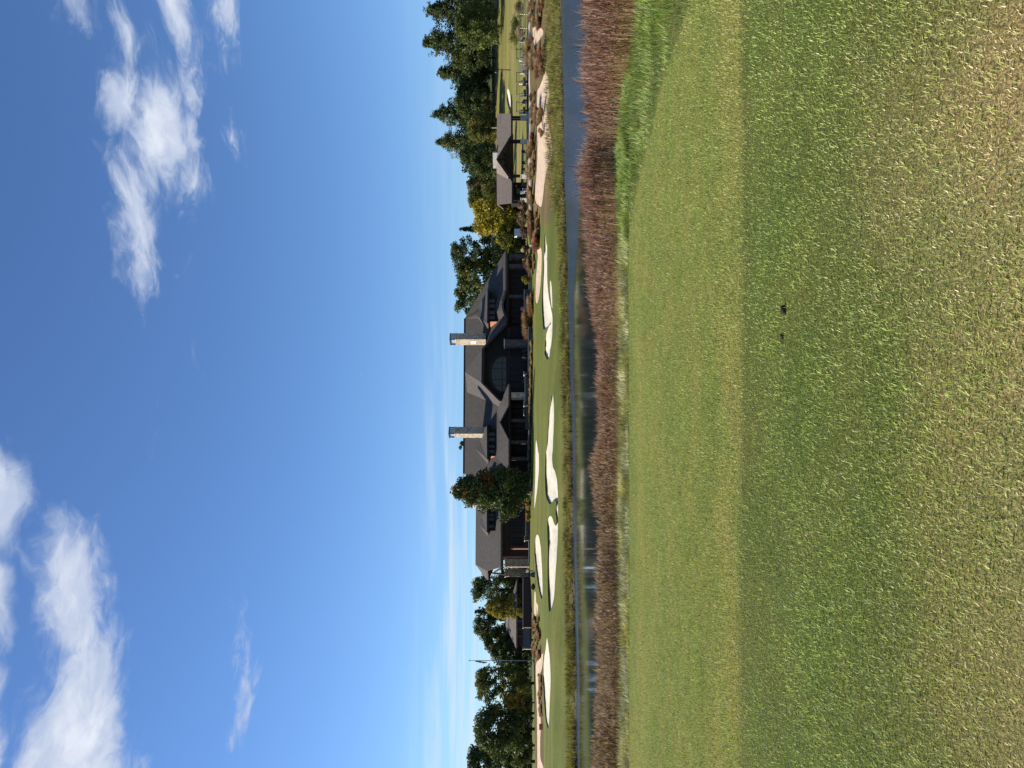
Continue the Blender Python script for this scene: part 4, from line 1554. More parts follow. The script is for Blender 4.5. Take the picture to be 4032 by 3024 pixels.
def window(name, v0, v1, y0, y1, Y, cols, rows, parent=club, fr=1.6, gm='glass'):
    """frame with its panes; y0 is the right edge in the photo"""
    a = P(v1, y1, Y)
    b = P(v0, y0, Y)
    w, h = b.x - a.x, b.z - a.z
    t = fr * S_(Y)
    bm = bmesh.new()
    cx, cz = (a.x + b.x) / 2, (a.z + b.z) / 2
    for sx in (-1, 1):
        bx(bm, (cx + sx * (w / 2 - t / 2), Y, cz), (t, 0.12, h))
    for sz in (-1, 1):
        bx(bm, (cx, Y, cz + sz * (h / 2 - t / 2)), (w - 2 * t, 0.118, t))
    iw, ih = (w - 2 * t), (h - 2 * t)
    mt = 0.035
    for i in range(1, cols):
        bx(bm, (a.x + t + iw * i / cols, Y, cz), (mt, 0.09, ih))
    for j in range(1, rows):
        bx(bm, (cx, Y, a.z + t + ih * j / rows), (iw, 0.086, mt))
    o = link(name, bm_mesh(name, bm), M['frame'], parent)
    me = None
    for i in range(cols):
        for j in range(rows):
            if me is None:
                bmp = bmesh.new()
                bx(bmp, (0, 0, 0), (iw / cols - mt, 0.02, ih / rows - mt))
                me = bm_mesh('pane', bmp)
                me.materials.append(M[gm])
            p = bpy.data.objects.new('pane', me)
            C.objects.link(p)
            p.parent = o
            p.location = (a.x + t + iw * (i + .5) / cols, Y + 0.02 + 0.004 * random.random(), a.z + t + ih * (j + .5) / rows)
            p.rotation_euler = (R(random.uniform(-0.7, 0.7)), 0, R(random.uniform(-0.8, 0.8)))
    return o


def build_clubhouse():
    ev = [(1990, 986), (1990, 1140), (1984, 1162), (1978, 1182), (1975.5, 1203), (1978, 1222), (1984, 1240), (1990, 1256), (1990, 1960)]
    front = [P(a, b, 118) for a, b in ev]
    RR, RL = P(1830, 1254, 129), P(1826, 1865, 129)
    slab('roof', front + [RL, RR], 0.32, M['roof'], club)
    FR, FL = front[0], front[-1]
    BR, BL = FR + Vector((0, 22, 0)), FL + Vector((0, 22, 0))
    slab('roof', [FR, RR, BR], 0.3, M['roof'], club)
    slab('roof', [FL, BL, RL], 0.3, M['roof'], club)
    slab('roof', [BR, RR, RL, BL], 0.3, M['roof'], club)
    bm = bmesh.new()
    bx(bm, ((RR.x + RL.x) / 2, RR.y, (RR.z + RL.z) / 2 + 0.06), (RR.x - RL.x, 0.35, 0.16), 0, 0, math.atan2(-(RR.z - RL.z), RR.x - RL.x))
    link('ridge_cap', bm_mesh('ridge_cap', bm), M['roof'], club)
    # walls under the main roof
    a, b = P(1990, 1950, 118), P(1990, 1012, 118)
    box('wall', ((a.x + b.x) / 2, 129.5, (a.z + 0.6) / 2), (b.x - a.x, 16.5, a.z - 0.6 - 0.35), M['brick'], club)
    pbox('porch_beam', 1991.5, 2004, 1000, 1335, 118.5, 0.5, M['timber'], club)
    for v0, v1, yR, yM, yL in ((2005, 2082, 1001, 1014, 1018), (2005, 2082, 1039, 1054, 1059), (2005, 2082, 1160, 1172, 1176)):
        o, c, w, d, z0, z1 = rotbox('stone_pier', v0, v1, yR, yM, yL, 118.5, R(18), M['shadestone'], club)
    for y0 in (1075, 1100, 1125, 1196, 1216, 1236, 1258, 1285):
        window('window', 2016, 2070, y0, y0 + 15, 121.15, 2, 4, gm='shadeglass')
    # eyebrow lamp
    pbox('soffit_lamp', 1980, 1983, 1201, 1207, 118.9, 0.1, M['cap'], club)

    # central clipped gable
    A = P(1831, 1466, 123)
    Bl, Cl, Dl, El = P(1896, 1508, 115.5), P(1966, 1579, 115.5), P(1964, 1604, Ym(1964) + 0.2), P(1839, 1548, Ym(1839) + 0.2)
    Br, Cr = P(1898, 1374, 115.5), P(1988, 1279, 115.5)
    Vr = P(1986, 1254, 118.4)
    El2 = P(1834, 1545, 129.3)
    slab('gable_roof', [A, Bl, Cl, Dl, El], 0.28, M['roof'], club)
    slab('gable_roof', [A, Br, Bl], 0.28, M['roof'], club)
    slab('gable_roof', [A, El, Vr, Cr, Br], 0.28, M['roof'], club)
    for p, q in ((Br, Cr), (Bl, Cl), (Br, Bl)):
        dr = (q - p).normalized()
        slab('fascia', [p + Vector((0, -0.06, 0.04)), q + Vector((0, -0.06, 0.04)), q + Vector((0, -0.06, -0.42)), p + Vector((0, -0.06, -0.42))], 0.09, M['trim'], club, (0, 1, 0))
    slab('gable_wall', [P(2086, 1287, 116.5), P(1993, 1287, 116.5), P(1905, 1379, 116.5), P(1904, 1504, 116.5), P(1970, 1575, 116.5), P(2086, 1575, 116.5)], 4.0, M['shingle'], club, (0, 1, 0))
    # arched window
    Yw = 116.42

    def arc(y, dv=0.0, hw=66.0, h=39.0):
        q = 1 - ((y - 1473) / (hw + dv)) ** 2
        return 1976 - (h + dv) * math.sqrt(max(0, q))
    ring = [P(arc(y, 4), y, Yw) for y in np.linspace(1403.2, 1542.8, 25)]
    ring = [P(1994.5, 1403, Yw)] + ring + [P(1994.5, 1543, Yw)]
    fr = slab('arch_window', ring, 0.07, M['frame'], club, (0, 1, 0))
    cols = [(1409, 1426), (1431, 1449), (1454, 1492), (1497, 1515), (1520, 1537)]
    for y0, y1 in cols:
        ns = 4 if y1 - y0 > 30 else 2
        for s in range(ns):
            ya, yb = lerp(y0, y1, s / ns) + 0.4, lerp(y0, y1, (s + 1) / ns) - 0.4
            rows_ = 3
            tops = [(max(arc(y, -1), 1938), y) for y in np.linspace(ya, yb, 5)]
            hi = min(t[0] for t in tops)
            if hi > 1972:
                continue
            edges_ = np.linspace(1938, 1975, rows_ + 1)
            for r_ in range(rows_):
                v0, v1 = edges_[r_] + 0.4, edges_[r_ + 1] - 0.4
                if hi >= v1 - 1.0:
                    continue
                poly = [P(max(v0, min(t, v1 - 0.3)), y, Yw - 0.025) for t, y in tops] + [P(v1, yb, Yw - 0.025), P(v1, ya, Yw - 0.025)]
                slab('pane', poly, 0.02, M['glass'], fr, (0, 1, 0))
        pbox('pane', 1981, 1992, y0, y1, Yw - 0.025, 0.02, M['glass'], fr)
    tr_ = [P(arc(y, 12, 66, 39), y, 116.46) for y in np.linspace(1396, 1550, 25)] + [P(arc(y, 8, 66, 39), y, 116.46) for y in np.linspace(1549, 1397, 25)]
    slab('arch_trim', tr_, 0.12, M['trim'], club, (0, -1, 0))
    for y0 in (1405, 1430, 1456, 1482, 1508, 1532):
        window('terrace_door', 2012, 2072, y0, y0 + 20, 116.42, 2, 4, gm='shadeglass')
    pbox('band_beam', 1996, 2009, 1290, 1574, 116.3, 0.19, M['timber'], club)
    o, c, w, d, z0, z1 = rotbox('stone_column', 1987, 2082, 1336, 1361, 1370, 114.6, R(22), M['shadestone'], club)
    box('column_cap', (c.x, c.y, z1 + 0.06), (w + 0.16, d + 0.16, 0.13), M['cap'], club, rz=R(22))

    # porch left of the gable
    Yp = lambda v: 113 + (2002 - v) / 46 * 5.5
    Gp, GR, GL = P(1967, 1663, 112.5), P(2002, 1597, 112.5), P(2002, 1733, 112.5)
    Gb = Vector((Gp.x, Yp(1967) + 0.4, Gp.z))
    e = lambda v, y: P(v, y, Yp(v))
    slab('porch_roof', [e(2002, 1511), e(2002, 1597), Gb, e(2002, 1733), e(2002, 1856), e(1956, 1800), e(1956, 1620), e(1966, 1597)], 0.25, M['roof'], club)
    GRb, GLb = e(2001, 1596), e(2001, 1734)
    slab('porch_gable', [GR, Gp, Gb, GRb], 0.2, M['roof'], club)
    slab('porch_gable', [GL, GLb, Gb, Gp], 0.2, M['roof'], club)
    slab('porch_gable_wall', [P(2004, 1602, 113.6), P(1972, 1663, 113.6), P(2004, 1728, 113.6)], 0.3, M['shingle'], club, (0, 1, 0))
    pbox('porch_beam', 2002.5, 2013, 1520, 1850, 113.9, 0.45, M['timber'], club)
    o, c, w, d, z0, z1 = rotbox('stone_column', 2013, 2084, 1545, 1565.5, 1575.5, 113.3, R(26), M['stone'], club)
    for yR, yM, yL in ((1650, 1660, 1664), (1735, 1746, 1750), (1800, 1811, 1815)):
        rotbox('stone_column', 2013, 2084, yR, yM, yL, 114, R(22), M['shadestone'], club)
    for y0 in (1590, 1612, 1634, 1668, 1690, 1712, 1760, 1780):
        window('terrace_door', 2016, 2074, y0, y0 + 17, 121.1, 2, 4, gm='shadeglass')

    # chimneys
    for (v0, v1, yR, yM, yL, Yc) in ((1796, 1912, 1311, 1336.5, 1357, 122.0), (1792, 1912, 1682, 1708, 1725.5, 122.0), (1853, 1885, 1973, 1989, 2001, 121.5)):
        rr = R(36)
        st, c, w, d, z0, z1 = rotbox('chimney', v0, v1, yR, yM, yL, Yc, rr, M['stone'], club)
        hh = 23 * S_(Yc) if v1 - v0 > 50 else 10 * S_(Yc)
        box('chimney_cap', (c.x, c.y, z1 + 0.07), (w + 0.12, d + 0.12, 0.14), M['cap'], st, rz=rr)
        for sx in (-1, 1):
            for sy in (-1, 1):
                q = Vector((sx * (w / 2 - 0.08), sy * (d / 2 - 0.08), 0))
                q = Matrix.Rotation(rr, 3, 'Z') @ q
                box('cap_post', (c.x + q.x, c.y + q.y, z1 + 0.14 + hh / 2 - 0.05), (0.14, 0.14, hh - 0.1), M['black'], st, rz=rr)
        box('flue', (c.x, c.y, z1 + 0.14 + hh / 2 - 0.06), (w - 0.34, d - 0.34, hh - 0.12), M['copper'], st, rz=rr)
        box('hood', (c.x, c.y, z1 + 0.14 + hh - 0.05), (w + 0.1, d + 0.1, 0.12), M['black'], st, rz=rr)
        if abs(yR - 1311) < 1:
            nL = Matrix.Rotation(rr, 3, 'Z') @ Vector((-1, 0, 0))
            q = Vector((c.x, c.y, P(1863, 1347, Yc).z)) + nL * (w / 2 + 0.02)
            box('vent_panel', q, (0.06, 0.8, 0.95), M['white'], st, rz=rr)

    # dormers
    def dormer(Yf, vw0, vw1, wr, wl_, FRd, Td, Ad, FLd, BLd, wins, cheek=True):
        Yw_ = Yf(vw1)
        a_, b_ = P(vw1, wl_, Yw_), P(vw0, wr, Yw_)
        box('dormer_wall', ((a_.x + b_.x) / 2, Yw_ + 2.6, (a_.z + b_.z) / 2 - 0.6), (b_.x - a_.x, 5.2, b_.z - a_.z + 1.2), M['shingle'], club)
        p = lambda q, Y: P(q[0], q[1], Y)
        ye = Yw_ - 0.5
        F1, F2 = p(FRd, ye), p(FLd, ye)
        T1, A1 = p(Td, Yf(Td[0]) + 0.1), p(Ad, Yf(Ad[0]) + 0.1)
        B1 = p(BLd, Yf(BLd[0]) + 0.1)
        slab('dormer_roof', [F1, T1, A1, F2], 0.2, M['roof'], club)
        slab('dormer_roof', [F2, A1, B1], 0.2, M['roof'], club)
        slab('dormer_roof', [F1, Vector((F1.x, Yf(FRd[0]) + 0.1, F1.z)), T1], 0.2, M['roof'], club)
        slab('dormer_fascia', [F1 + Vector((0, -0.05, 0.02)), F2 + Vector((0, -0.05, 0.02)), F2 + Vector((0, -0.05, -0.3)), F1 + Vector((0, -0.05, -0.3))], 0.08, M['trim'], club, (0, 1, 0))
        for y0, y1, v0, v1 in wins:
            window('dormer_window', v0, v1, y0, y1, Yw_ - 0.07, 3, 3)
        if cheek:
            k = P(vw1 - 4, wl_, Yw_)
            t_ = P(vw0 + 8, wl_, Yw_)
            w_ = 22 * S_(Yw_)
            xx = k.x - 0.02
            slab('brick_cheek', [Vector((xx, Yw_ + 0.05, k.z + 0.05)), Vector((xx, Yw_ + 0.05, t_.z)), Vector((xx - 0.85, Yw_ + 2.0, t_.z)), Vector((xx - 0.85, Yw_ + 2.0, k.z + 1.0))], 0.2, M['orangebrick'], club, (1, 0.2, 0))
    dormer(Ym, 1921, 1963, 1170, 1266, (1920, 1140), (1886, 1203), (1871, 1240), (1918, 1273), (1920, 1303),
           [(1178.5, 1192.5, 1924, 1949), (1197.5, 1211.5, 1924, 1949), (1223.5, 1238, 1924, 1949), (1243.5, 1257.5, 1924, 1949)])
    dormer(Ym, 1919, 1955, 1690, 1796, (1917, 1676), (1885, 1722), (1866, 1761), (1918, 1808), (1919, 1828),
           [(1702.5, 1716.5, 1924, 1949), (1723, 1738, 1924, 1949), (1752, 1764, 1924, 1949), (1771, 1786, 1924, 1949)])
    dormer(Yl, 1919, 1952, 2016, 2090, (1917, 2008), (1897, 2035), (1886, 2066), (1917, 2096), (1918, 2110),
           [(2022, 2034, 1924, 1946), (2038, 2050, 1924, 1946), (2066, 2079, 1924, 1946)], cheek=False)

    # left wing
    fr_ = [P(1971, 1935, 113), P(1971, 2233, 113), P(1915, 2247, Yl(1915)), P(1872, 2223, 122.1), P(1874, 1935, 122)]
    slab('wing_roof', fr_, 0.3, M['roof'], club)
    clipB = P(1918, 2284, 127)
    eB, eB2 = fr_[1] + Vector((0, 18.5, 0)), fr_[0] + Vector((0, 18.5, 0))
    slab('wing_roof', [fr_[3], fr_[2], clipB], 0.25, M['roof'], club)
    slab('wing_roof', [fr_[3], clipB, eB, eB2, fr_[4]], 0.3, M['roof'], club)
    pbox('wing_wall', 1973, 2092, 1990, 2197, 115, 15, M['brick'], club)
    x_ = P(1971, 2197, 115).x
    slab('wing_end_wall', [Vector((x_ - 0.02, 115.4, 0.6)), Vector((x_ - 0.02, 115.4, 5.3)), Vector((x_ - 0.02, 118.4, 7.0)), Vector((x_ - 0.02, 126, 7.0)), Vector((x_ - 0.02, 130, 5.2)), Vector((x_ - 0.02, 130, 0.6))], 0.3, M['shingle'], club, (-1, 0, 0))
    pbox('porch_beam', 1972.5, 1982, 1990, 2262, 113.6, 0.4, M['timber'], club)
    bm = bmesh.new()
    tube(bm, [P(1975, 2236, 114.5), P(1948, 2252, 119)], 0.16, 6)
    tube(bm, [P(1990, 2262, 116.5), P(1935, 2256, 119.5)], 0.14, 6)
    link('gable_bracket', bm_mesh('gable_bracket', bm), M['timber'], club)
    for (v0, v1, yR, yM, yL, Yc, mm, r_) in ((1990, 2084, 2203, 2231, 2240, 112.6, 'shadestone', 24), (1990, 2084, 2243, 2269, 2277, 116, 'shadestone', 24)):
        o, c, w, d, z0, z1 = rotbox('stone_column', v0, v1, yR, yM, yL, Yc, R(r_), M['columnstone'], club)
        box('column_cap', (c.x, c.y, z1 + 0.06), (w + 0.18, d + 0.18, 0.13), M['cap'], club, rz=R(r_))
    rotbox('brick_pillar', 1978, 2084, 2192, 2196, 2204, 113.3, R(40), M['sunlitbrick'], club)
    rotbox('brick_pillar', 2012, 2084, 2157, 2160, 2165, 113.6, R(40), M['sunlitbrick'], club)
    for y0, y1 in ((2008, 2040), (2048, 2078), (2084, 2106), (2112, 2148)):
        window('wing_window', 1998, 2060, y0, y1, 114.93, 3, 4, gm='shadeglass')


build_clubhouse()


# ------------------------------------------------------------------ terrace walls
def wall(label, y0, y1, vt, vb, Y, depth=0.5, mat='shadestone', capm='cap', group=None, cp=2.0):
    c = P(vb, (y0 + y1) / 2, Y)
    r = empty('terrace_wall', c)
    tag(r, label, 'wall', group)
    pbox('stone_body', vt + cp, vb, y0, y1, Y, depth, M[mat], r)
    pbox('coping', vt, vt + cp, y0 - 1.2, y1 + 1.2, Y - 0.07, depth + 0.14, M[capm], r)


def pier(label, v0, v1, yR, yM, yL, Y, mat='shadestone', cap=True):
    c = P(v1, yM, Y)
    r = empty('stone_pier', c)
    tag(r, label, 'pier')
    o, c, w, d, z0, z1 = rotbox('stone_body', v0 + 2, v1, yR, yM, yL, Y, R(30), M[mat], r)
    if cap:
        box('pier_cap', (c.x, c.y, z1 + 0.05), (w + 0.16, d + 0.16, 0.11), M['cap'], r, rz=R(30))


wall('low stone terrace wall with pale coping before the right porch', 1140, 1274, 2063, 2089, 112.9)
wall('thin pale coping wall in front of the arched window', 1287, 1463, 2079, 2092, 110.6)
wall('stone terrace wall with pale rail left of the arched window', 1482, 1581, 2066, 2093, 110.6)
wall('dark terrace wall below the porch gable', 1602, 1692, 2068, 2093, 110.8, capm='shadestone')
wall('low terrace wall left of the porch gable', 1694, 1846, 2083, 2095, 110.2, capm='path')
wall('stone wall with coping behind the golden flower bed', 2008, 2112, 2069, 2090, 110.0)
wall('low coping wall in front of the left brick wing', 2135, 2215, 2081, 2092, 110.0)
wall('long dark brick yard wall left of the clubhouse', 2279, 2468, 2058, 2092, 114.0, mat='brick')
pier('lit stone pier at the end of the right terrace wall', 2060, 2088, 1274, 1277, 1285, 112.4, 'stone')
pier('stone pier with pale cap under the arched window', 2062, 2092, 1465, 1474, 1479, 110.4)
pier('dark stone pier right of the porch gable', 2062, 2092, 1582, 1597, 1601, 110.4)
pier('stone pier with pale cap left of the golden flower bed', 2065, 2090, 2114, 2127, 2133, 109.8)
pier('pale stone pier joining the yard wall and the grey gate', 2058, 2092, 2469, 2471, 2476, 113.8, 'stone')
g = empty('yard_gate', P(2090, 2510, 113.9))
tag(g, 'grey metal yard gate left of the brick yard wall', 'gate')
for i in range(6):
    pbox('gate_board', 2062, 2088, 2477 + i * 12.4, 2488.8 + i * 12.4, 113.9, 0.06, M['greymetal'], g)
pbox('gate_rail', 2059, 2062, 2477, 2551, 113.86, 0.12, M['greymetal'], g)
pier('pale stone pier at the left end of the grey gate', 2058, 2092, 2552, 2556, 2561, 113.8, 'stone')


def terrace():
    pts = [P(2083, 1000, 113.5), P(2083, 1300, 112.8), P(2083, 1330, 110.8), P(2083, 1700, 110.9), P(2083, 2100, 110.4), P(2083, 2165, 110.6)]
    z = 1.22
    poly = [Vector((p.x, p.y, z)) for p in pts] + [Vector((pts[-1].x, 117, z)), Vector((pts[0].x, 121, z))]
    o = slab('terrace', poly, 0.9, M['path'])
    tag(o, kind='structure')


terrace()


# ------------------------------------------------------------------ small outbuilding at left
def outbuilding():
    r = empty('outbuilding', P(2090, 2440, 118))
    tag(r, 'small brick outbuilding with grey hip roof behind the yard wall', 'building')
    fl, fr = P(2032, 2554, 117), P(2032, 2340, 117)
    rl, rr = P(1991, 2466, 121), P(1991, 2434, 121)
    bl, br = fl + Vector((-0.6, 9, 0)), fr + Vector((0, 9, 0))
    slab('roof', [fl, rl, rr, fr], 0.22, M['pavroof'], r)
    slab('roof', [bl, rl, fl], 0.22, M['pavroof'], r)
    slab('roof', [fr, rr, br], 0.22, M['pavroof'], r)
    slab('roof', [br, rr, rl, bl], 0.22, M['pavroof'], r)
    slab('gable_dormer', [P(2034, 2352, 116.4), P(2014, 2346, 118), P(2034, 2338, 116.4)], 0.4, M['pavroof'], r, (0, 1, 0))
    pbox('brick_wall', 2034, 2092, 2348, 2546, 117.6, 7.5, M['brick'], r)
    for y0 in (2440, 2470, 2500):
        window('window', 2038, 2056, y0, y0 + 12, 117.53, 2, 2, parent=r)


outbuilding()


# ------------------------------------------------------------------ pavilion at right
def pavilion():
    r = empty('pavilion', P(2078, 620, 119))
    tag(r, 'open timber pavilion with grey roof, front gable and stone chimney', 'pavilion')
    ey, ry = 118.0, 123.0
    q = lambda v, y, Y: P(v, y, Y)
    ER, RRr = q(2012, 447, ey), q(1957, 447, ry)
    EL, RLl = q(2015, 800, ey), q(1957, 806, ry)
    G0 = q(1955, 628, 115.3)
    GRr, GLl = q(2012, 533, 115.3), q(2016, 716, 115.3)
    Gb = Vector((G0.x, ry, G0.z))
    VR, VL = q(2012, 536, ey), q(2015, 713, ey)
    Gk = Vector((G0.x, ry - 0.2, RRr.z + 0.05))
    slab('roof', [ER, RRr, Gk, VR], 0.22, M['pavroof'], r)
    slab('roof', [VL, Gk, RLl, EL], 0.22, M['pavroof'], r)
    back = lambda v: Vector((v.x, 2 * ry - v.y, v.z))
    slab('roof', [back(ER), back(EL), RLl, RRr], 0.22, M['pavroof'], r)
    slab('gable_roof', [GRr, G0, Gk, VR], 0.2, M['pavroof'], r)
    slab('gable_roof', [G0, GLl, VL, Gk], 0.2, M['pavroof'], r)
    for a, b in ((G0, GRr), (G0, GLl)):
        slab('barge_board', [a + Vector((0, -.06, .05)), b + Vector((0, -.06, .05)), b + Vector((0, -.06, -.4)), a + Vector((0, -.06, -.4))], 0.1, M['trim'], r, (0, 1, 0))
    for a, b in ((ER, VR), (VL, EL)):
        slab('fascia', [a + Vector((0, -.05, .0)), b + Vector((0, -.05, .0)), b + Vector((0, -.05, -.3)), a + Vector((0, -.05, -.3))], 0.1, M['trim'], r, (0, 1, 0))
    # truss
    tube_obj('tie_beam', [q(2003.5, 545, 115.8), q(2003.5, 706, 115.8)], 0.13, M['timber'], r, 4)
    tube_obj('king_post', [q(2003, 628, 115.8), q(1960, 628, 115.8)], 0.11, M['timber'], r, 4)
    for y in (596, 660):
        tube_obj('strut', [q(2001, 628, 115.8), q(1978, y, 115.8)], 0.10, M['timber'], r, 4)
    tube_obj('collar_beam', [q(1984, 580, 115.8), q(1984, 672, 115.8)], 0.08, M['timber'], r, 4)
    for (y, w) in ((460, 7), (555, 11), (692, 10), (786, 8)):
        Yq = 118.4 if y in (460, 786) else 116
        pbox('post', 2004 if y in (555, 692) else 2013, 2055, y - w / 2, y + w / 2, Yq, 0.35, M['timber'], r)
        o, c, w_, d_, z0, z1 = rotbox('stone_base', 2051, 2080, y - 9.5, y - 5, y + 9.5, Yq - 0.2, R(58), M['sunlitstone'], r)
        box('base_cap', (c.x, c.y, z1 + 0.05), (w_ + 0.14, d_ + 0.14, 0.1), M['cap'], r, rz=R(58))
    for y in (470, 560, 690, 780):
        pbox('post', 2010, 2078, y - 3, y + 3, 127.5, 0.3, M['timber'], r)
    pbox('bar_wall', 2012, 2078, 718, 800, 121, 5.5, M['shingle'], r)
    pbox('bar_sign', 2031, 2034, 727, 737, 120.9, 0.06, M['cap'], r)
    pbox('bar_screen', 2033, 2048, 742, 762, 120.9, 0.06, M['greymetal'], r)
    rotbox('chimney', 1940, 1985, 590, 602, 654, 122.6, R(60), M['sunlitstone'], r)
    tube_obj('vent_pipe', [q(1958, 503, 122), q(1936, 503, 122)], 0.07, M['cap'], r, 6)
    pbox('paving', 2077.5, 2083, 440, 812, 115.0, 13, M['path'], r)
    # iron railing between the stone bases
    for y0, y1 in ((566, 681), (703, 776)):
        bm = bmesh.new()
        a, b = q(2056, y1, 115.7), q(2056, y0, 115.7)
        zb = q(2073, y0, 115.7).z
        bx(bm, ((a.x + b.x) / 2, 115.7, a.z), (b.x - a.x, 0.06, 0.06))
        bx(bm, ((a.x + b.x) / 2, 115.7, zb), (b.x - a.x, 0.05, 0.05))
        n = int((b.x - a.x) / 0.16)
        for i in range(n):
            bx(bm, (a.x + (b.x - a.x) * (i + .5) / n, 115.7, (a.z + zb) / 2), (0.03, 0.03, a.z - zb))
        link('railing', bm_mesh('railing', bm), M['black'], r)


pavilion()


# ------------------------------------------------------------------ furniture, carts and small things
def make_chair(mat, lab, x, y, z, rz, group=None, scale=1.0):
    r = empty('patio_chair', (x, y, z), rz)
    tag(r, lab, 'chair', group)

    def part(nm, c, d, rx=0.0):
        o = box(nm, (0, 0, 0), d, M[mat], None, rx=rx)
        o.parent = r
        o.location = c
    part('seat', (0, 0, 0.44), (0.5, 0.5, 0.06))
    part('backrest', (0, 0.26, 0.74), (0.5, 0.05, 0.55), R(-10))
    for sx in (-1, 1):
        for sy in (-1, 1):
            part('leg', (sx * 0.22, sy * 0.22, 0.205), (0.05, 0.05, 0.41))
        part('armrest', (sx * 0.26, 0, 0.65), (0.06, 0.5, 0.04))
    r.scale = (scale,) * 3
    return r


def make_table(mat, lab, x, y, z, rad=0.6):
    r = empty('patio_table', (x, y, z))
    tag(r, lab, 'table')
    o = tube_obj('tabletop', [(0, 0, 0.70), (0, 0, 0.75)], rad, M[mat], None, 20)
    o.parent = r
    o = tube_obj('pedestal', [(0, 0, 0.04), (0, 0, 0.70)], 0.05, M['black'], None, 8)
    o.parent = r
    o = tube_obj('base', [(0, 0, 0), (0, 0, 0.04)], [0.3, 0.25], M['black'], None, 14)
    o.parent = r


def tx(yd, Y):
    return (1512 - yd) / F * Y


make_table('white', 'white topped round table on the clubhouse porch beyond the dark terrace wall', tx(1625, 112), 112, 1.22, 0.55)
make_table('black', 'dark round table on the terrace below the arched window', tx(1500, 112.6), 112.6, 1.22)
make_table('black', 'dark round table on the terrace by the dark stone column', tx(1395, 112.6), 112.6, 1.22)
GC = 'dark chairs round the terrace tables'
LC = 'dark patio chair at a terrace table in front of the clubhouse'
for yd, Y, rz in ((1605, 112.2, 1.2), (1643, 112.2, -1.2), (1480, 112.8, 1.3), (1520, 112.8, -1.3), (1376, 112.8, 1.2), (1414, 112.8, -1.2), (1500, 113.8, 0)):
    make_chair('black', LC, tx(yd, Y), Y, 1.22, rz, GC)
make_chair('red', 'faded pink chair on the right porch behind the terrace wall', tx(1213, 114), 114, 1.25, 0.3, scale=1.2)
make_chair('white', 'white chair under the left roof of the pavilion', tx(752, 117.2), 117.2, 1.35, 0.5, scale=1.2)
for yd, lab in ((725, 'dark chair beside the right leg of the pavilion bar'), (600, 'dark chair behind the pavilion railing nearer the thick post'), (640, 'dark chair behind the middle of the pavilion railing'), (670, 'dark chair behind the pavilion railing by the left pier')):
    make_chair('black', lab, tx(yd, 118.3), 118.3, 1.35, random.uniform(-1, 1))


def adirondack(lab, x, y, rz):
    z = hz(x, y)
    r = empty('lounge_chair', (x, y, z), rz)
    tag(r, lab, 'chair')

    def part(nm, c, d, rx=0.0):
        o = box(nm, (0, 0, 0), d, M['palewood'], None, rx=rx)
        o.parent = r
        o.location = c
    for i in range(5):
        part('back_slat', (-0.24 + 0.12 * i, 0.38, 0.68), (0.10, 0.025, 0.85), R(-22))
    for i in range(5):
        part('seat_slat', (0, -0.25 + 0.11 * i, 0.36 - 0.02 * i), (0.58, 0.09, 0.025))
    for sx in (-1, 1):
        part('armrest', (sx * 0.37, 0.02, 0.58), (0.14, 0.75, 0.03))
        part('leg', (sx * 0.33, -0.28, 0.28), (0.05, 0.09, 0.56))
        part('leg', (sx * 0.33, 0.3, 0.28), (0.05, 0.09, 0.56))
    return r


adirondack('pale wooden lounge chair under the maple, right one of the pair', tx(1906, 107.6), 107.6, 0.5)
adirondack('pale wooden lounge chair under the maple, left one of the pair', tx(1934, 107.4), 107.4, 0.7)


def wheel(parent, x, y, rad=0.23):
    o = bmesh.new()
    tube(o, [(-0.09, 0, 0), (0.09, 0, 0)], rad, 16)
    w = link('wheel', bm_mesh('wheel', o), M['rubber'])
    w.parent = parent
    w.location = (x, y, rad)
    for s in (-1, 1):
        b = bmesh.new()
        tube(b, [(s * 0.088, 0, 0), (s * 0.10, 0, 0)], rad * 0.55, 12)
        h = link('rim', bm_mesh('rim', b), M['steel'])
        h.parent = w
        break


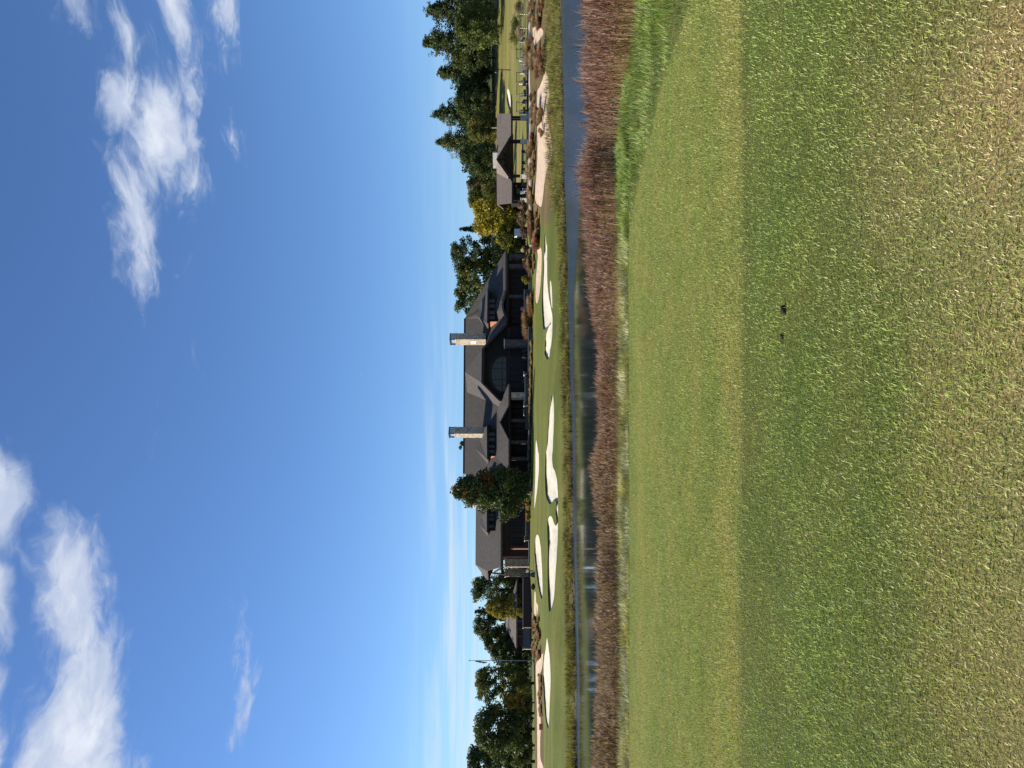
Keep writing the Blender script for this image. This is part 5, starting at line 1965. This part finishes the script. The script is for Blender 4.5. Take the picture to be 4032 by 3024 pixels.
def golf_cart(lab, yd, Y, rz, bag=True, z=None, roofm='black'):
    X = tx(yd, Y)
    z = hz(X, Y) if z is None else z
    r = empty('golf_cart', (X, Y, z), rz)
    tag(r, lab, 'golf cart', 'golf carts parked beyond the sandy waste')

    def mesh(nm, verts2, x0, x1, m):
        """side profile (y,z) swept across x"""
        b = bmesh.new()
        A_ = [b.verts.new((x0, p[0], p[1])) for p in verts2]
        B_ = [b.verts.new((x1, p[0], p[1])) for p in verts2]
        b.faces.new(A_)
        b.faces.new(B_[::-1])
        n = len(verts2)
        for i in range(n):
            b.faces.new((A_[i], B_[i], B_[(i + 1) % n], A_[(i + 1) % n]))
        bmesh.ops.recalc_face_normals(b, faces=b.faces)
        bmesh.ops.bevel(b, geom=b.edges[:], offset=0.025, segments=2, affect='EDGES')
        o = link(nm, bm_mesh(nm, b), m)
        o.parent = r
        return o
    # front is -Y
    mesh('front_cowl', [(-1.15, 0.30), (-1.18, 0.55), (-0.95, 0.78), (-0.62, 0.92), (-0.52, 0.88), (-0.50, 0.30)], -0.52, 0.52, M['darkblue'])
    mesh('floor', [(-0.5, 0.26), (-0.5, 0.34), (0.1, 0.34), (0.1, 0.26)], -0.55, 0.55, M['black'])
    mesh('rear_body', [(0.02, 0.28), (0.02, 0.62), (0.65, 0.66), (1.12, 0.62), (1.15, 0.35), (0.95, 0.28)], -0.56, 0.56, M['darkblue'])
    mesh('seat', [(0.0, 0.64), (0.0, 0.74), (0.5, 0.76), (0.5, 0.66)], -0.52, 0.52, M['greymetal'])
    mesh('seat_back', [(0.46, 0.78), (0.58, 1.15), (0.66, 1.14), (0.56, 0.76)], -0.52, 0.52, M['greymetal'])
    mesh('roof', [(-0.85, 1.78), (-0.82, 1.86), (0.85, 1.88), (0.92, 1.80)], -0.60, 0.60, M[roofm])
    for sx in (-1, 1):
        b = bmesh.new()
        tube(b, [(sx * 0.5, -0.66, 0.88), (sx * 0.53, -0.72, 1.78)], 0.022, 6)
        o = link('roof_post', bm_mesh('roof_post', b), M['black'])
        o.parent = r
        b = bmesh.new()
        tube(b, [(sx * 0.5, 0.66, 0.64), (sx * 0.53, 0.72, 1.80)], 0.022, 6)
        o = link('roof_post', bm_mesh('roof_post', b), M['black'])
        o.parent = r
        for y in (-0.82, 0.78):
            wheel(r, sx * 0.48, y)
        b = bmesh.new()
        tube(b, [(sx * 0.36, -1.17, 0.56), (sx * 0.36, -1.20, 0.56)], 0.07, 10)
        o = link('headlight', bm_mesh('headlight', b), M['cap'])
        o.parent = r
    b = bmesh.new()
    tube(b, [(-0.25, -0.58, 0.9), (-0.25, -0.32, 1.02)], 0.02, 6)
    n = 14
    ring = [Vector((-0.25 + 0.17 * math.cos(k * 6.283 / n), -0.30 + 0.06 * math.sin(k * 6.283 / n), 1.03 + 0.15 * math.sin(k * 6.283 / n))) for k in range(n)]
    for i in range(n):
        tube(b, [ring[i], ring[(i + 1) % n]], 0.014, 5, False)
    o = link('steering_wheel', bm_mesh('steering_wheel', b), M['black'])
    o.parent = r
    if bag:
        b = bmesh.new()
        for sx in (-0.24, 0.24):
            tube(b, [(sx, 0.98, 0.62), (sx, 0.98, 0.75), (sx, 1.02, 1.35), (sx, 1.03, 1.42)], [0.13, 0.14, 0.15, 0.11], 12)
        o = link('golf_bags', bm_mesh('golf_bags', b), M['white'])
        o.parent = r
    return r


golf_cart('dark golf cart with white bags, left of the two in the open on the path', 352, 118.5, R(68))
golf_cart('dark golf cart with white bags, right of the two in the open on the path', 304, 119.5, R(64))
golf_cart('golf cart half hidden by rust grass, next to the bright rail fence', 212, 119.5, R(62))
golf_cart('golf cart mostly hidden behind tall rust grass, farther right', 176, 121, R(66), False)
golf_cart('golf cart behind reddish grass just right of the pavilion', 420, 119.5, R(62))


# rail fence
def fence():
    r = empty('rail_fence', P(2080, 130, 121))
    tag(r, 'pale three rail timber fence running off to the right edge', 'fence')
    posts = [(-60, 123), (55, 122.6), (110, 122.2), (166, 121.8), (230, 121.4), (290, 121)]
    pp = []
    for yd, Y in posts:
        X = tx(yd, Y)
        zb = hz(X, Y)
        pp.append(Vector((X, Y, zb)))
        box('post', (X, Y, zb + 0.55), (0.14, 0.14, 1.3), M['cream'], r)
    for a, b in zip(pp, pp[1:]):
        for h in (0.28, 0.62, 0.98):
            d = b - a
            box('rail', (a + b) / 2 + Vector((0, -0.02, h)), (d.length - 0.15, 0.05, 0.12), M['cream'], r, rz=math.atan2(d.y, d.x), ry=-math.atan2(d.z, math.hypot(d.x, d.y)))


fence()


def gate():
    r = empty('bright_gate', P(2080, 262, 118.4))
    tag(r, 'bright cream field gate between the parked golf carts', 'gate')
    for yd in (238, 252, 288):
        pbox('post', 2050, 2080, yd - 1.6, yd + 1.6, 118.4, 0.14, M['cream'], r)
    for v in (2056, 2064, 2073):
        pbox('rail', v - 1.4, v + 1.4, 240, 287, 118.36, 0.05, M['cream'], r)


gate()


def lamp_post():
    X, Y = ground_at(2011, 276)
    z = hz(X, Y)
    r = empty('lamp_post', (X, Y, z))
    tag(r, 'dark leaning lamp post standing on the hillside above the carts', 'lamp post')
    h = (2011 - 1950) * S_(Y)
    o = tube_obj('post', [(0, 0, -0.2), (0.1, 0, h * 0.5), (0.22, 0, h)], [0.13, 0.10, 0.08], M['timber'], None, 8)
    o.parent = r
    o = tube_obj('arm', [(0.22, 0, h), (-0.4, 0, h + 0.1)], 0.06, M['timber'], None, 6)
    o.parent = r
    o = tube_obj('lamp_head', [(-0.45, 0, h + 0.1), (-0.45, 0, h - 0.25)], [0.12, 0.28], M['black'], None, 10)
    o.parent = r


lamp_post()


def flagpole():
    Y = 121
    X = tx(2601, Y)
    z = hz(X, Y)
    r = empty('flagpole', (X, Y, z))
    tag(r, 'tall grey flagpole left of the outbuilding', 'flagpole')
    top = P(1850, 2600, Y).z - z
    o = tube_obj('pole', [(0, 0, -0.1), (0, 0, top * 0.5), (0, 0, top)], [0.085, 0.07, 0.05], M['steel'], None, 10)
    o.parent = r
    b = bmesh.new()
    bmesh.ops.create_uvsphere(b, u_segments=10, v_segments=8, radius=0.12)
    o = link('finial', bm_mesh('finial', b), M['cap'])
    o.parent = r
    o.location = (0, 0, top + 0.08)
    o = tube_obj('footing', [(0, 0, -0.1), (0, 0, 0.12)], [0.4, 0.35], M['path'], None, 14)
    o.parent = r
    # flag hanging in folds: stripes follow the cloth
    m, nt, out = new_mat('flag_cloth')
    uvn = nt.nodes.new('ShaderNodeAttribute')
    uvn.attribute_name = 'Col'
    bs = nt.nodes.new('ShaderNodeBsdfPrincipled')
    bs.inputs['Roughness'].default_value = 0.8
    nt.links.new(uvn.outputs['Color'], bs.inputs['Base Color'])
    nt.links.new(bs.outputs[0], out.inputs[0])
    nu, nv = 40, 53
    co = []
    col = []
    for j in range(nv):
        tv = j / (nv - 1)           # 0 at the top of the hoist, 1 at its foot
        for i in range(nu):
            tu = i / (nu - 1)       # 0 at the hoist, 1 at the fly
            fold = math.sin(tu * 16 + tv * 2.0) * 0.11 * min(1, tu * 5)
            x = -0.06 - 0.30 * tu ** 0.7 - 0.10 * math.sin(tv * 5) * tu
            zz_ = top - 0.75 - tv * 1.15 - 1.25 * tu ** 1.2
            co.append((x, fold, zz_))
            stripe = int(tv * 13) % 2
            c = (0.42, 0.03, 0.04) if stripe == 0 else (0.66, 0.62, 0.58)
            if tu < 0.4 and tv < 7 / 13:
                c = (0.02, 0.03, 0.12)
                if (i // 2) % 2 == 0 and (j // 2) % 3 == 1:
                    c = (0.6, 0.6, 0.6)
            col.append(c)
    f = []
    for j in range(nv - 1):
        for i in range(nu - 1):
            a = j * nu + i
            f += [(a, a + 1, a + nu + 1), (a, a + nu + 1, a + nu)]
    fo = link('flag', tri_mesh('flag', np.array(co), np.array(f), np.array(col), True), m)
    fo.location = (X, Y, z)
    tag(fo, 'red and white striped flag with blue canton hanging limp on the pole', 'flag')


flagpole()


def rake(lab, xd, yd, rz):
    x, y = ground_at(xd, yd)
    z = hz(x, y) - 0.28
    r = empty('bunker_rake', (x, y, z), rz)
    tag(r, lab, 'rake')
    o = tube_obj('handle', [(0, 0, 0.06), (1.7, 0, 0.16)], 0.022, M['wood'], None, 6)
    o.parent = r
    b = bmesh.new()
    bx(b, (0, 0, 0.06), (0.05, 0.6, 0.05))
    for i in range(9):
        bx(b, (0, -0.28 + 0.07 * i, 0.0), (0.02, 0.02, 0.09))
    o = link('rake_head', bm_mesh('rake_head', b), M['black'])
    o.parent = r


rake('wooden bunker rake lying in the right hand bunker', 2149, 1062, 0.4)
rake('bunker rake lying at the left end of the upper long bunker', 2111, 1922, 1.0)
rake('bunker rake in the wide central bunker near its lower edge', 2169, 1790, 0.7)


def sandwich_board():
    x, y = ground_at(2106, 2263)
    z = hz(x, y)
    r = empty('sandwich_board', (x, y, z), 0.9)
    tag(r, 'dark teal folding board standing by the upper left bunker', 'board')
    for s in (-1, 1):
        o = box('panel', (0, 0, 0), (0.55, 0.03, 0.66), M['teal'], None, rx=R(s * 26))
        o.parent = r
        o.location = (0, s * 0.15, 0.30)


sandwich_board()


def post_box(lab, xd_t, xd_m, xd_b, yd, w, m='white', pm='wood', name='post_box'):
    x, y = ground_at(xd_b, yd)
    z = hz(x, y)
    s = S_(y)
    r = empty(name, (x, y, z))
    tag(r, lab, 'post box')
    h0, h1 = (xd_b - xd_m) * s, (xd_b - xd_t) * s
    o = box('post', (0, 0, 0), (0.14, 0.14, h0 + 0.1), M[pm], None)
    o.parent = r
    o.location = (0, 0, h0 / 2 - 0.05)
    o = box('housing', (0, 0, 0), (w * s, w * s, h1 - h0), M[m], None, rz=0.4, bevel=0.03)
    o.parent = r
    o.location = (0, 0, (h0 + h1) / 2)
    o = box('lid', (0, 0, 0), (w * s * 1.12, w * s * 1.12, 0.05), M[m], None, rz=0.4)
    o.parent = r
    o.location = (0, 0, h1 + 0.025)


post_box('white box on a cedar post before the stone columns of the left wing', 2072, 2081, 2101, 2248, 8.5)
post_box('small white marker box on the green strip right of the clubhouse', 2087, 2092, 2096, 966, 5, pm='white')


def orange_bin():
    x, y = ground_at(2136, 2862)
    z = hz(x, y)
    r = empty('storage_box', (x, y, z), 0.35)
    tag(r, 'orange box standing on the sandy path at far left', 'box')
    o = box('body', (0, 0, 0), (0.62, 0.5, 0.34), M['orange'], None, bevel=0.03)
    o.parent = r
    o.location = (0, 0, 0.17)
    o = box('lid', (0, 0, 0), (0.66, 0.54, 0.06), M['orange'], None, bevel=0.02)
    o.parent = r
    o.location = (0, 0, 0.375)
    for sx in (-1, 1):
        o = box('handle', (0, 0, 0), (0.04, 0.2, 0.05), M['black'], None)
        o.parent = r
        o.location = (sx * 0.33, 0, 0.27)


orange_bin()


def cabinet():
    X = tx(918, 123)
    z = hz(X, 123)
    r = empty('utility_cabinet', (X, 123, z))
    tag(r, 'white utility cabinet under the yellow green bushy tree', 'cabinet')
    zt = P(2027, 918, 123).z - z
    o = box('housing', (0, 0, 0), (1.3, 1.0, zt), M['white'], None, bevel=0.03)
    o.parent = r
    o.location = (0, 0, zt / 2)
    o = box('lid', (0, 0, 0), (1.4, 1.1, 0.08), M['white'], None)
    o.parent = r
    o.location = (0, 0, zt + 0.04)
    for s in (-1, 1):
        o = box('door', (0, 0, 0), (0.55, 0.04, zt * 0.8), M['white'], None)
        o.parent = r
        o.location = (s * 0.3, -0.52, zt * 0.5)


cabinet()


def boulder(lab, xd, yd, s, m='rock', near=None):
    if near:
        x, y = near
    else:
        x, y = ground_at(xd, yd)
    b = bmesh.new()
    bmesh.ops.create_icosphere(b, subdivisions=3, radius=1)
    for v in b.verts:
        q = v.co
        k = 1 + 0.16 * math.sin(q.x * 3 + xd) * math.sin(q.y * 4 + yd) + 0.10 * math.sin(q.z * 7 + q.x * 5)
        v.co = Vector((q.x * 1.25, q.y, q.z * 0.75)) * k * s
    for f in b.faces:
        f.smooth = True
    o = link('boulder' if s > 0.1 else 'soil_clod', bm_mesh('boulder', b), M[m])
    o.location = (x, y, hz(x, y) + 0.3 * s)
    tag(o, lab, 'rock' if s > 0.1 else 'clod')


boulder('pale rounded boulder in the rust grass left of the pavilion', 2083, 836, 0.28)
boulder('pale rock at the foot of the yard wall near the grey gate', 2087, 2430, 0.22)
boulder('small pale rock before the grey yard gate', 2088, 2505, 0.2)
M['soil'] = simple('dark_soil', (0.02, 0.016, 0.01), 0.95, 0.4, 60)
yq = 1.70 * F / (3108 - HV)
boulder('dark clod of soil in the rough, nearer the right of the two', 0, 1, 0.026, 'soil', (tx(1221, yq), yq))
yq = 1.70 * F / (3098 - HV)
boulder('smaller dark clod of soil in the rough, left of the other', 0, 2, 0.016, 'soil', (tx(1327, yq), yq))
